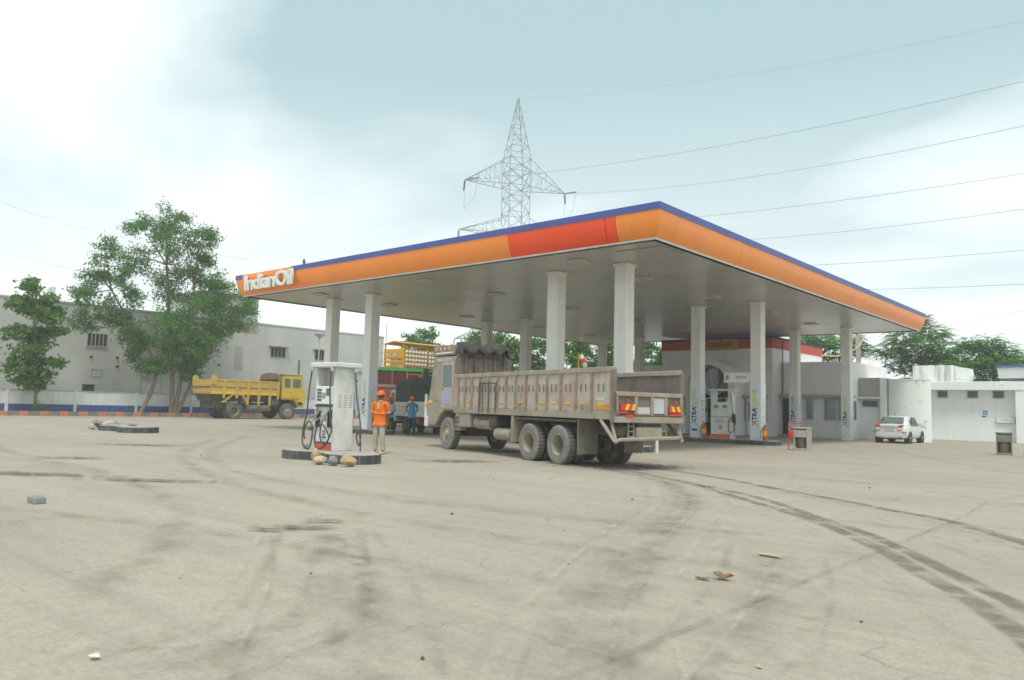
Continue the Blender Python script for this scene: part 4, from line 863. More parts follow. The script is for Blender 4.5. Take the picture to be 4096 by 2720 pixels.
for y, s in ((0, 1), (-PW, -1)):
    MB().box(-1.0, 1.75, y - s*.05, y, .82, 1.50).build('bed_side', m_pwhite, pk, bev=.01); MB().box(-1.0, 1.7, y, y + s*.006, 1.24, 1.31).build('stripe', m_chevy, pk)
MB().box(-1.04, -.98, -PW, 0, .82, 1.52).build('tailboard', m_pwhite, pk, bev=.01); MB().box(-1.0, 1.75, -PW + .05, -.05, .72, .82).build('bed_floor', m_under, pk)
for y in (.0, -PW): MB().box(-1.06, -.9, y - .06, y + .06, .75, 1.55).build('corner_post', m_pwhite, pk)
hood = [(.02, 1.46), (.02, 2.38), (-.30, 2.62), (-PW + .3, 2.62), (-PW - .02, 2.38), (-PW - .02, 1.46)]
MB().prism(hood, 'x', -1.03, 1.78).build('tarpaulin_hood', m_pt, pk, bev=.06, seg=2)
MB().prism([(1.85, .55), (1.85, 2.0), (2.0, 2.12), (2.9, 2.1), (3.3, 1.4), (3.5, 1.2), (3.5, .5)], 'y', -PW + .04, -.04).build('cab', m_pwhite, pk, bev=.05, seg=2)
MB().box(2.1, 2.75, -.045, -.03, 1.35, 1.95).build('window', m_glass, pk); MB().box(-1.1, -1.0, -.4, -.12, .55, .72).build('tail_lamp', m_chevr, pk); MB().box(-1.2, -1.0, -PW + .1, -.1, .45, .55).build('rear_bumper', m_under, pk)
MB().box(-.55, -.5, -.3, .0, .3, .75).build('mudflap', m_black, pk)

# ---- cargo lorry with red boards and green rail, then the cylinder cage behind it
m_cred = pm('brick_red_boards', (.42,.12,.09), (.50,.19,.15), 2., rough=.6); m_cgreen = pm('bright_green_rail', (.12,.55,.13), (.15,.5,.15), 2., rough=.5); m_cpink = pm('faded_red_rail', (.60,.28,.22), rough=.6); m_cdred = pm('dark_red_board', (.19,.055,.05), rough=.6)
cl = thing('cargo_lorry', 'red boarded cargo lorry with a green top rail behind the dark tarpaulin pickup', 'lorry', (-26.2, 10.9, 0), math.radians(72))
MB().box(0, 5.2, .1, 2.4, .9, 3.4).build('body', m_grey, cl); MB().box(-.05, 5.25, .0, 2.5, 3.46, 3.68).build('green_rail', m_cgreen, cl, bev=.01)
for k in range(5): MB().box(.0 + 1.02*k, .95 + 1.02*k, .04, .10, 2.66, 3.32).build('board', m_cdred if k < 2 else m_cpink, cl)
for k in range(2): MB().box(2.1 + 1.02*k, 2.85 + 1.02*k, .02, .04, 3.0, 3.26).build('board', m_cdred, cl)
for k in range(6): MB().box(-.04 + 1.02*k, .03 + 1.02*k, -.02, .1, 2.4, 3.46).build('stake', m_grey if k % 2 else m_cpink, cl)
MB().box(0, 5.2, .0, .1, 2.42, 2.60).build('lower_rail', m_cpink, cl); MB().box(0, 5.2, .0, .1, 1.5, 2.3).build('board', m_cred, cl)
for x in (.8, 4.2):
    wheel(cl, x, .17, .48, .28, -1, tm=m_tyre); wheel(cl, x, 2.25, .48, .28, 1, tm=m_tyre)
MB().box(5.3, 7.0, .15, 2.35, .8, 2.7).build('cab', m_cred, cl, bev=.08, seg=2); MB().box(-.1, 5.4, .6, 1.9, .55, .9).build('chassis', m_under, cl)
wheel(cl, 6.2, .17, .48, .28, -1, tm=m_tyre); wheel(cl, 6.2, 2.25, .48, .28, 1, tm=m_tyre)
cg = thing('cylinder_cage', 'tall yellow steel cage holding rows of white gas cylinders', 'gas cage', (-29.5, 15.85, 0))
m_cage = pm('cage_yellow', (.70,.36,.02), (.62,.33,.03), 2., rough=.5); m_cylw = pm('cylinder_white', (.75,.76,.72), rough=.35)
CL, CD = 5.6, 2.0      # length along +y, depth along -x
for x in (0, -CD):
    for y in (0, 2.2, 4.4, CL): MB().box(x - .07, x + .07, y - .07, y + .07, 0, 5.3).build('post', m_cage, cg)
for z in (4.0, 4.29, 4.58, 4.87, 5.16):
    for x in (0.08, -CD): MB().box(x - .05, x + .02, 0, CL, z, z + .08).build('rail', m_cage, cg)
    for y in (0, CL): MB().box(-CD, 0, y - .05, y + .05, z, z + .11).build('rail', m_cage, cg)
MB().box(-CD, 0, -.08, -.05, 4.6, 5.2).build('end_plate', m_cage, cg)
for x0 in (-1.75, -1.05): MB().box(x0, x0 + .4, -.09, -.081, 4.72, 5.02).build('end_opening', m_lgrey, cg)
MB().prism([(-CD - .1, 5.62), (-CD*.5, 5.78), (.15, 5.62), (.15, 5.68), (-CD*.5, 5.86), (-CD - .1, 5.68)], 'y', -.1, CL + .1).build('roof', m_cage, cg)
for y in (0, 2.2, 4.4, CL):
    for x in (0, -CD): MB().box(x - .04, x + .04, y - .04, y + .04, 5.3, 5.68).build('roof_post', m_cage, cg)
gc = None
for r in range(4):
    for k in range(18):
        y = .22 + .3 * k + (.12 if k >= 7 else 0) + (.1 if k >= 14 else 0)
        if y > CL - .1: continue
        if gc is None:
            gc = MB().lathe([(.0001, .10), (.06, .09), (.115, .04), (.128, -.04), (.128, -1.6), (.05, -1.75), (.0001, -1.75)], 14, 'x').build('gas_cylinder', m_cylw, cg, smooth=True); o = gc
        else: o = share(gc, cg)
        o.location = (.06, y, 4.19 + .29 * r)
MB().box(-CD, 0, 0, CL, 3.85, 3.97).build('deck', m_cage, cg); MB().box(-CD, 0, 0, CL, 1.0, 3.85).build('base_panel', m_grey, cg)
for z in (3.3, 4.4, 5.0): MB().cyl((-CD - 1.2, -.6, z), (.0, -.6, z), .025, n=6).build('stair_rail', m_cage, cg)
for x in (-CD - 1.2, -CD - .2, -.9, -.05): MB().cyl((x, -.6, 0), (x, -.6, 5.0), .03, n=6).build('rail_post', m_cage, cg)

# ---- white sedan
car = thing('white_sedan', 'pearl white compact sedan parked facing the curved white wall', 'car', (-.35, 25.65, 0), math.radians(90))
m_car = pm('pearl_white_paint', (.70,.73,.72), rough=.28, grain=.0, coat=.5, spec=.5)
def loft(secs, name, mat, par, sub=1):
    """secs: list of (x, [(y,z) half profile from bottom centre line up to top centre])"""
    n = len(secs[0][1]); vs = []; fs = []
    for x, pr in secs:
        vs += [(x + (q[2] if len(q) > 2 else 0), q[0], q[1]) for q in pr] + [(x + (q[2] if len(q) > 2 else 0), -q[0], q[1]) for q in reversed(pr)]
    m = 2 * n
    for i in range(len(secs) - 1):
        for k in range(m): fs.append((i*m + k, i*m + (k+1) % m, (i+1)*m + (k+1) % m, (i+1)*m + k))
    fs += [tuple(range(m-1, -1, -1)), tuple(range((len(secs)-1)*m, len(secs)*m))]
    me = MB().add(vs, fs).mesh(name)
    bm = bmesh.new(); bm.from_mesh(me)
    for f in bm.faces: f.smooth = True
    bm.to_mesh(me); bm.free()
    o = put(name, me, mat, par)
    if sub:
        md = o.modifiers.new('subsurf', 'SUBSURF'); md.levels = sub; md.render_levels = sub
    return o
def bsec(x, w, zb, zbelt, ztop): return (x, [(.02, zb), (w*.80, zb), (w*.97, zb + .08), (w, zb + .30), (w*.985, zbelt - .12), (w*.93, zbelt), (w*.6, ztop), (.02, ztop + .01)])
loft([bsec(-.80, .62, .40, .80, .86), bsec(-.78, .76, .28, .88, .94), bsec(-.64, .82, .24, .95, 1.0), bsec(-.3, .84, .22, .98, 1.07), bsec(.4, .85, .2, .96, .99), bsec(1.4, .85, .2, .93, .95), bsec(2.2, .84, .2, .90, .95), bsec(2.8, .82, .22, .82, .88), bsec(3.1, .74, .26, .72, .78), bsec(3.2, .6, .32, .6, .66)], 'body', m_car, car)
def gsec(x, wb, wt, zb, zt): return (x, [(.02, zb), (wb, zb), (wb*.98 + wt*.02, zb + (zt-zb)*.12), (wt + (wb-wt)*.25, zb + (zt-zb)*.75), (wt*.9, zt - .02), (.02, zt)])
loft([gsec(-.30, .64, .5, .98, 1.03), gsec(.02, .72, .56, .96, 1.22), gsec(.42, .78, .55, .92, 1.41), gsec(.9, .79, .56, .9, 1.51), gsec(1.35, .79, .59, .9, 1.47), gsec(1.75, .78, .57, .9, 1.28), gsec(2.2, .74, .56, .88, .94)], 'cabin', m_car, car)
MB().quad((-.28, -.58, 1.085), (-.28, .58, 1.085), (.36, .44, 1.40), (.36, -.44, 1.40)).build('rear_window', m_glassl, car); 
for s in (1, -1):
    MB().add([(.36, s*.815, .98), (.98, s*.82, .96), (.92, s*.70, 1.40), (.55, s*.69, 1.40)], [(0, 1, 2, 3)]).build('side_window', m_glass, car); MB().add([(1.02, s*.82, .96), (1.95, s*.80, .95), (1.38, s*.70, 1.40), (.97, s*.70, 1.40)], [(0, 1, 2, 3)]).build('side_window', m_glass, car)
    MB().box(1.72, 1.84, s*.84, s*1.02, .95, 1.10).build('door_mirror', m_car, car, bev=.03, seg=2)
    tlm = MB().prism([(s*.40, .74), (s*.64, .76), (s*.70, .98), (s*.48, .98)], 'x', -.85, -.6).build('tail_lamp', m_chevr, car, bev=.01); MB().prism([(s*.41, .745), (s*.64, .765), (s*.665, .84), (s*.43, .83)], 'x', -.86, -.848).build('reverse_lens', m_letter, tlm)
    MB().box(-.82, -.66, s*.62, s*.83, .60, .625).build('bumper_strip', m_dark, car); MB().box(-.83, -.79, s*.42, s*.60, .32, .345).build('reflector', m_chevr, car)
    for x in (0, 2.45):
        wheel(car, x, s*.745, .30, .19, s, deep=False, tm=m_black, rm=m_lgrey)
        MB().lathe([(.30, s*.84), (.345, s*.855), (.345, s*.60), (.30, s*.60)], 24, 'y', (x, 0, .31)).build('wheel_arch', m_dark, car)
    MB().box(.5, .62, s*.845, s*.875, .84, .87).build('door_handle', m_car, car, bev=.01)
MB().box(-.87, -.80, -.45, .45, .93, .96).build('chrome_strip', m_trim, car, bev=.01); MB().box(-.83, -.80, -.25, .25, .68, .82).build('plate_recess', m_lgrey, car); MB().box(-.74, -.4, -.6, .6, .22, .3).build('underside', m_dark, car)
MB().cyl((.42, 0, 1.47), (.28, 0, 1.66), .008, n=5).build('aerial', m_dark, car)
# ------------------------------------------------------------------ fuel dispensers
m_disp = pm('dispenser_enamel', (.70,.71,.68), (.60,.61,.57), 2.2, rough=.5, streak=(.40,.36,.30), samt=.35, sscale=(3,3,1)); m_dispw = pm('dispenser_white', (.78,.80,.80), (.72,.74,.74), 3., rough=.4)
m_dispg = pm('dispenser_recess', (.36,.36,.34), rough=.6); m_lcd = pm('display_glass', (.10,.14,.13), rough=.15, grain=0); m_base = pm('dispenser_orange', (.68,.13,.035), rough=.5); m_hose = pm('hose_rubber', (.045,.05,.052), (.09,.09,.085), 8., rough=.55)
m_emb = pm('emblem_red', (.62,.09,.05), rough=.4); m_gprint = pm('green_print', (.05,.26,.20), rough=.5)
dp = thing('fuel_dispenser', 'tall white fuel pump with looped hoses on the island outside the canopy', 'fuel pump', (-4.62, -8.38, .215))
MB().box(0, .76, .02, .52, 0, 1.42).build('cabinet', m_dispw, dp, bev=.01)
MB().box(.70, .79, -.02, .55, 0, 2.02).build('side_panel', m_disp, dp, bev=.012); MB().box(-.03, .05, -.02, .55, 0, 2.02).build('side_panel', m_disp, dp, bev=.012)
MB().box(.05, .70, .18, .36, 1.42, 2.02).build('recess_panel', m_dispg, dp)
MB().box(-.12, .92, -.14, .66, 2.02, 2.14).build('top_cap', m_disp, dp, bev=.02)
hd = MB().box(.05, .70, -.05, .3, 1.12, 1.56).build('display_head', m_dispw, dp, bev=.012)
for k, z in enumerate((1.44, 1.36, 1.28, 1.20)): MB().box(.10, .28, -.062, -.05, z, z + .055).build('readout', m_lcd, hd)
MB().box(.31, .43, -.06, -.05, 1.26, 1.40).build('keypad', m_grey, hd); MB().box(.47, .63, -.062, -.05, 1.33, 1.50).build('screen', m_lcd, hd)
MB().box(.04, .71, -.06, .02, 1.06, 1.10).build('shelf', m_dark, dp)
for x in (.04, .52): MB().box(x, x + .13, -.035, .03, .56, .98).build('nozzle_boot', m_black, dp, bev=.01)
for k, x in enumerate((.06, .44)):
    nz_ = MB(); nz_.tube([(x + .16, -.05, .98), (x + .10, -.09, .86), (x + .03, -.10, .74)], .032, 8); nz_.tube([(x + .1, -.09, .86), (x - .04, -.14, .82), (x - .1, -.15, .74)], .018, 6); nz_.box(x + .0, x + .12, -.12, -.07, .70, .80); nz_.build('nozzle', m_grey, dp)
MB().box(.05, .70, -.025, .019, 0, .17).build('base_band', m_base, dp); MB().box(.05, .70, -.028, .019, .17, .20).build('base_line', m_navy, dp)
em = MB().cyl((.34, .018, .42), (.34, .008, .42), .06, n=14).build('emblem', m_emb, dp); MB().box(.28, .40, .002, .012, .405, .435).build('emblem_bar', m_letter, em); MB().box(.26, .44, .008, .019, .30, .33).build('emblem_text', m_navy, dp)
for c, y0 in enumerate((.08, .24, .40)):
    for r in range(6): MB().box(.79, .795, y0, y0 + .09, 1.05 + .055*r, 1.07 + .055*r).build('louvre', m_dispg, dp)
def hose(par, pts, r=.02): return MB().tube([tuple(q) for q in catm(pts)], r, 7).build('hose', m_hose, par, smooth=True)
def catm(pts, n=7):
    P = [Vector(q) for q in pts]; P = [P[0]*2 - P[1]] + P + [P[-1]*2 - P[-2]]; o = []
    for i in range(1, len(P) - 2):
        for k in range(n):
            t = k / n; a, b, c, d = P[i-1:i+3]; o.append(.5*((2*b) + (c-a)*t + (2*a-5*b+4*c-d)*t*t + (3*b-a-3*c+d)*t**3))
    o.append(P[-2]); return o
hose(dp, [(.72, -.12, 1.98), (.76, -.15, 1.4), (.84, -.16, .8), (.90, -.16, .5), (.74, -.2, .15), (.45, -.22, .05), (.28, -.2, .25), (.34, -.18, .6), (.6, -.2, .62), (.86, -.2, .35), (.70, -.22, .16), (.50, -.2, .35), (.48, -.15, .72)])
hose(dp, [(-.06, -.12, 1.98), (-.12, -.14, 1.5), (-.15, -.16, .9), (-.22, -.2, .45), (-.12, -.25, .12), (.12, -.25, .03), (.2, -.22, .3), (.15, -.2, .6), (-.02, -.2, .68), (-.14, -.22, .45), (-.1, -.22, .25)])
hose(dp, [(.86, .5, 1.95), (.9, .55, 1.3), (.98, .6, .8), (1.02, .62, .4), (.92, .66, .12), (.86, .62, .3), (.92, .6, .45), (1.02, .58, .38), (1.12, .55, .2), (1.16, .52, .0)], .018)
for x, y in ((.74, -.10), (-.06, -.1), (.86, .5)): MB().box(x - .03, x + .03, y - .03, y + .03, 1.92, 2.04).build('hose_joint', m_disp, dp)

def petrol_pump(label, loc, grey=False):
    t = thing('fuel_dispenser', label, 'fuel pump', loc, 0); em_ = m_lgrey if grey else m_disp
    MB().box(0, 1.0, 0, .5, 0, 1.68).build('cabinet', em_, t, bev=.012); MB().box(-.02, .12, .03, .47, 1.68, 2.2).build('post', em_, t); MB().box(.85, 1.0, .03, .47, 1.68, 2.2).build('post', em_, t)
    MB().box(-.10, 1.15, -.08, .58, 2.2, 2.28).build('top_cap', em_, t, bev=.02)
    for x in (.13, .55):
        s = MB().prism([(x, 1.58), (x + .30, 1.58), (x + .26, 1.36), (x + .22, 1.30), (x + .08, 1.30), (x + .04, 1.36)], 'y', -.012, .0).build('display', m_pblue, t); MB().box(x + .05, x + .25, -.016, -.012, 1.42, 1.53).build('readout', m_lcd, s)
    MB().box(.02, .98, -.02, 0, .98, 1.02).build('seam', m_dispg, t); MB().box(.04, .96, -.01, 0, .0, .20).build('base_band', m_base, t)
    pl = MB().box(.22, .80, -.012, 0, .78, .90).build('name_plate', m_dispw, t); text('PETROL', 'lettering', m_gprint, pl, frame((.28, -.014, .805), (1, 0, 0), (0, 0, 1)), size=.115, bold=.002); MB().box(.22, .80, -.013, 0, .75, .775).build('name_line', m_gprint, pl)
    e = MB().cyl((.49, 0, .52), (.49, -.012, .52), .10, n=18).build('emblem', m_emb, t)
    for z in (.55, .49): MB().box(.42, .56, -.016, -.012, z - .01, z + .01).build('emblem_bar', m_letter, e)
    MB().box(1.0, 1.05, .1, .4, .75, 1.15).build('nozzle_boot', m_black, t); nz_ = MB(); nz_.tube([(1.08, .25, 1.0), (1.12, .2, .85), (1.10, .2, .62)], .035, 8); nz_.build('nozzle', m_black, t)
    MB().tube(catm([(1.0, -.02, 2.1), (1.06, -.03, 1.7), (1.12, -.02, 1.1), (1.16, 0, .6), (1.08, -.02, .3), (.95, -.06, .35), (.93, -.08, .7), (1.04, -.05, .98), (1.14, 0, .8), (1.18, .02, .4), (1.14, .05, .1)]), .02, 6).build('hose', m_hose, t, smooth=True)
    return t
pp4 = petrol_pump('cream petrol pump with red emblem on the island beside the office', (-5.12, 13.75, .2))
petrol_pump('grey fuel pump half hidden behind the white pump and the left column', (-19.0, 2.5, .2), True)
bt = thing('plastic_bottle', 'clear plastic bottle standing on top of the cream petrol pump', 'bottle', (-4.42, 14.0, 1.88)); m_bot = pm('bottle_plastic', (.55,.62,.62), rough=.2, trans=.3)
MB().lathe([(.045, 0), (.05, .02), (.05, .16), (.02, .22), (.018, .25)], 12, 'z').build('body', m_bot, bt, smooth=True); MB().cyl((0, 0, .25), (0, 0, .275), .022, n=10).build('cap', m_navy, bt)
bx = thing('coiled_cloth', 'dark bundled cloth lying on top of the cream petrol pump', 'cloth', (-4.82, 14.0, 1.88)); rock('bundle', (0, 0, 0), (.12, .09, .07), m_dark, 9, bx)
sb = thing('pump_number_board', 'white board reading 4 PETROL projecting from a canopy column', 'sign', (-3.25, 14.0, 2.78))
MB().box(-1.32, 0, -.06, .06, 0, .48).build('board', m_dispw, sb, bev=.02); MB().cyl((-1.14, -.062, .24), (-1.14, -.068, .24), .14, n=18).build('number_disc', m_pblue, sb)
m_redprint = pm('red_print', (.60,.10,.05), rough=.5)
text('4', 'lettering', m_redprint, sb, frame((-1.21, -.071, .14), (1, 0, 0), (0, 0, 1)), size=.28, bold=.006); text('PETROL', 'lettering', m_greyprint, sb, frame((-.72, -.064, .20), (1, 0, 0), (0, 0, 1)), size=.15, bold=.003)

# ------------------------------------------------------------------ forecourt odds and ends
m_ext = pm('extinguisher_red', (.62,.10,.04), (.55,.09,.045), 3., rough=.4)
def extinguisher(label, loc):
    t = thing('fire_extinguisher', label, 'extinguisher', loc, .3)
    MB().lathe([(.0001, 0), (.10, 0), (.115, .02), (.115, .46), (.10, .53), (.05, .58), (.03, .62), (.03, .64)], 18, 'z').build('cylinder', m_ext, t, smooth=True)
    MB().cyl((0, 0, .63), (0, 0, .68), .04, n=8).build('valve', m_dark, t); MB().box(-.015, .015, -.12, .05, .68, .70).build('lever', m_dark, t); MB().tube([(0, -.04, .66), (-.1, -.08, .60), (-.16, -.06, .35), (-.17, -.05, .08)], .014, 6).build('hose', m_hose, t)
    mb = MB(); n = 8; vs = []
    for k in range(n):
        a = -2.6 + 1.9 * k / (n - 1)
        for z in (.2, .44): vs.append((.1175 * math.cos(a), .1175 * math.sin(a), z))
    MB().add(vs, [(2*k, 2*k+2, 2*k+3, 2*k+1) for k in range(n-1)]).build('label_sticker', m_chevy, t)
extinguisher('red fire extinguisher at the foot of the column left of the petrol pump', (-5.45, 13.75, .2)); extinguisher('red fire extinguisher beside the column that carries the 4 PETROL board', (-2.5, 13.75, .2))
bo = thing('white_bollard', 'short white pipe bollard beyond the end of the petrol pump island', 'bollard', (-6.78, 13.7, 0)); MB().cyl((0, 0, 0), (0, 0, .62), .05, n=12).build('post', m_letter, bo); MB().cyl((-.1, 0, .62), (.1, 0, .62), .025, n=8).build('cross_piece', m_letter, bo)
bo2 = copy_tree(bo); bo2.location = (-1.62, 2.95, 0); bo2['label'] = 'short white pipe bollard standing behind the rear wheels of the tipper lorry'
st = thing('fire_bucket_stand', 'red frame with two hanging red fire buckets next to the concrete bin', 'bucket stand', (-.35, 11.0, 0), .0)
for x in (0, .50): MB().cyl((x, 0, 0), (x, 0, 1.08), .022, n=8).build('post', m_ext, st)
MB().cyl((0, 0, 1.06), (.50, 0, 1.06), .022, n=8).build('top_bar', m_ext, st); MB().cyl((0, 0, .78), (.50, 0, .78), .012, n=6).build('hook_bar', m_ext, st)
for x in (.14, .36): b_ = MB().lathe([(.03, .44), (.085, .47), (.108, .55), (.11, .72), (.10, .72), (.08, .56)], 14, 'z', (x, 0, 0)).build('bucket', m_redp, st, smooth=True); MB().tube([(x - .1, 0, .72), (x - .05, 0, .78), (x + .05, 0, .78), (x + .1, 0, .72)], .008, 5).build('handle', m_dark, b_)
m_drum = pm('rusty_drum', (.22,.15,.10), (.15,.12,.09), 4., rough=.9)
def bin_(label, loc, mat, rz):
    t = thing('concrete_bin', label, 'bin', loc, rz)
    MB().box(-.27, -.22, -.25, .25, 0, .86).build('side_wall', mat, t, bev=.012); MB().box(.22, .27, -.25, .25, 0, .86).build('side_wall', mat, t, bev=.012); MB().box(-.22, .22, .2, .25, 0, .86).build('back_wall', mat, t)
    MB().box(-.22, .22, -.25, -.20, .52, .80).build('front_panel', mat, t); MB().box(-.29, .29, -.27, .27, .84, .90).build('rim', mat, t, bev=.015); MB().box(-.22, .22, -.25, .2, 0, .10).build('foot', mat, t)
    MB().lathe([(.17, .10), (.20, .14), (.20, .55), (.19, .56)], 18, 'z').build('drum', m_drum, t, smooth=True); MB().box(-.22, .22, -.2, .2, .845, .852).build('opening', m_dark, t); return t
bin_('white concrete litter bin with rusty drum beside the fire bucket stand', (.35, 10.6, 0), m_concrete, .05).children[0]
bin_('grey concrete litter bin standing alone before the toilet block', (6.1, 16.9, 0), m_kerbgrey, .12)
bl = thing('dark_block', 'dark stone block lying on the forecourt before the toilet block pier', 'block', (7.2, 15.6, 0)); MB().box(-.25, .25, -.2, .2, 0, .22).build('stone', m_kerbdark, bl, bev=.02)
for k, (loc, s, mt_, lb) in enumerate((((-3.35, -9.2, 0), (.13, .1, .2), m_rock1, 'upright brown rock wedged against the pump island kerb'), ((-2.85, -9.42, 0), (.2, .15, .12), m_rock2, 'pale flat sandstone rock in front of the pump island'),
        ((-2.45, -9.38, 0), (.17, .15, .13), m_rock3, 'grey rounded stone between the rocks at the pump island'), ((-2.08, -9.25, 0), (.21, .16, .17), m_rock1, 'brown wedge shaped rock at the right of the rocks by the island'), ((-2.35, -9.08, 0), (.06, .05, .15), m_lgrey, 'narrow white stone set against the pump island kerb'))):
    rock('rock', loc, s, mt_, 100 + k, None, lb, 'rock')
rock('stone', (-5.1, -8.3, .215), (.13, .08, .06), m_rock3, 120, None, 'small dark stone lying on the left end of the pump island', 'stone')
MB().box(-.14, .14, -.07, .07, 0, .09).build('concrete_block', m_rock3, None, bev=.015, label='lone grey concrete block lying on the dusty yard', cat='block').location = (.54, -16.1, -.004)
def scrap(name, loc, s, mat, seed, label, cat):
    r = random.Random(seed); n = 4; vs = []; 
    for i in range(n):
        for j in range(n): vs.append(((i/(n-1) - .5)*s[0] + r.uniform(-.15, .15)*s[0], (j/(n-1) - .5)*s[1] + r.uniform(-.15, .15)*s[1], .012 + r.uniform(0, s[2])))
    top = [(i*n+j, (i+1)*n+j, (i+1)*n+j+1, i*n+j+1) for i in range(n-1) for j in range(n-1)]
    o = MB().add(vs, top).build(name, mat, None, label=label, cat=cat); o.modifiers.new('thick', 'SOLIDIFY').thickness = .004; o.location = loc; return o
m_leafd = pm('dry_leaf', (.28,.17,.09), (.22,.13,.07), 8.); m_paper = pm('paper', (.72,.72,.68), grain=.02)
scrap('dry_leaf', (8.72, -13.54, .0), (.13, .09, .06), m_leafd, 1, 'curled brown dry leaf on the dusty yard', 'leaf'); scrap('dry_leaf', (8.60, -13.68, .0), (.11, .05, .02), m_leafd, 2, 'flat brown leaf scrap next to the curled dry leaf', 'leaf')
scrap('plastic_scrap', (8.57, -12.22, .0), (.2, .07, .02), m_rock2, 3, 'torn pale plastic scrap lying on the yard', 'litter'); scrap('paper_scrap', (7.29, -17.92, .0), (.05, .035, .015), m_paper, 4, 'small crumpled white paper lying on the dusty ground', 'litter')
for k in range(34):      # pebbles and bits that lie about the yard
    a = RND.uniform(2.5, 16); x = 11.67 - .66*a*1.2 + RND.uniform(-.62, .62)*a; y = -19.65 + .75*a*1.2 + RND.uniform(-.5, .5)*a; s = RND.uniform(.006, .017) * (1 + a*.06)
    rock('pebble', (x, y, 0), (s, s*.8, s*.5), (m_rock3, m_rock2, m_under)[k % 3], 200 + k, ground)
ws = thing('windsock', 'red and white striped windsock hanging from a yellow pole behind the lorry', 'windsock', (-25.1, 30.5, 0))
MB().cyl((0, 0, 0), (0, 0, 5.9), .05, n=8).build('pole', m_cage, ws); pr = [(0.0, .16, 0.0), (.16, .20, -.32), (.30, .19, -.66), (.42, .17, -1.0), (.52, .15, -1.3), (.58, .12, -1.55)]
for k in range(5):
    (d0, r0, z0), (d1, r1, z1) = pr[k], pr[k+1]; dx = Vector((.75, .66, 0))
    MB().tube([dx*(d0 + .15) + Vector((0, 0, 5.75 + z0)), dx*(d1 + .15) + Vector((0, 0, 5.75 + z1))], .1, 12, [r0, r1]).build('sock_band', m_letter if k % 2 == 0 else m_redp, ws)
MB().lathe([(.15, 5.7), (.18, 5.7), (.18, 5.74), (.15, 5.74)], 12, 'z', (.1, .1, 0)).build('hoop', m_grey, ws)
def bird(label, loc, rz):
    t = thing('pigeon', label, 'bird', loc, rz); m = m_kerbdark
    MB(Matrix.Rotation(-.5, 4, 'Y')).lathe_ell((0, 0, .0), .15, .075, .075, 10, 7).build('body', m, t, smooth=True).location = (0, 0, .12); MB().ball((.12, 0, .25), .045).build('head', m, t); MB().cyl((.15, 0, .25), (.2, 0, .24), .012, .003, n=6).build('beak', m, t); MB().box(-.26, -.08, -.03, .03, .03, .05).build('tail', m, t)
    for y in (-.03, .03): MB().cyl((0, y, 0), (0, y, .07), .008, n=5).build('leg', m, t)
bird('dark pigeon perched on the blue canopy edge beside the lettering', (-17.9, -.2, 7.5), 2.6)

# ------------------------------------------------------------------ people
def skin_mesh(name, V, E, R, root, sub=1, mat=None, parent=None):
    me = bpy.data.meshes.new(name); me.from_pydata(V, E, []); o = bpy.data.objects.new('tmp_skin', me); COL.objects.link(o)
    o.modifiers.new('skin', 'SKIN').use_smooth_shade = True; sv = me.skin_vertices[0].data
    for i, r in enumerate(R): sv[i].radius = r if isinstance(r, tuple) else (r, r)
    for i in range(len(V)): sv[i].use_root = (i == root)
    s = o.modifiers.new('sub', 'SUBSURF'); s.levels = sub; s.render_levels = sub
    dg = bpy.context.evaluated_depsgraph_get(); m2 = bpy.data.meshes.new_from_object(o.evaluated_get(dg)); m2.name = name
    bpy.data.objects.remove(o); bpy.data.meshes.remove(me); m2.materials.clear()
    for f in m2.polygons: f.use_smooth = True
    return put(name, m2, mat, parent)
m_skin = pm('brown_skin', (.22,.12,.075), (.19,.10,.065), 20., rough=.6, grain=.03); m_hair = pm('black_hair', (.018,.016,.015), rough=.6); m_shoe = pm('dark_shoe', (.05,.045,.04), rough=.6)
def cloth(name, c): return pm(name, c, tuple(q*.86 for q in c), 9., rough=.85, bump=.35, bscale=14, grain=.05)
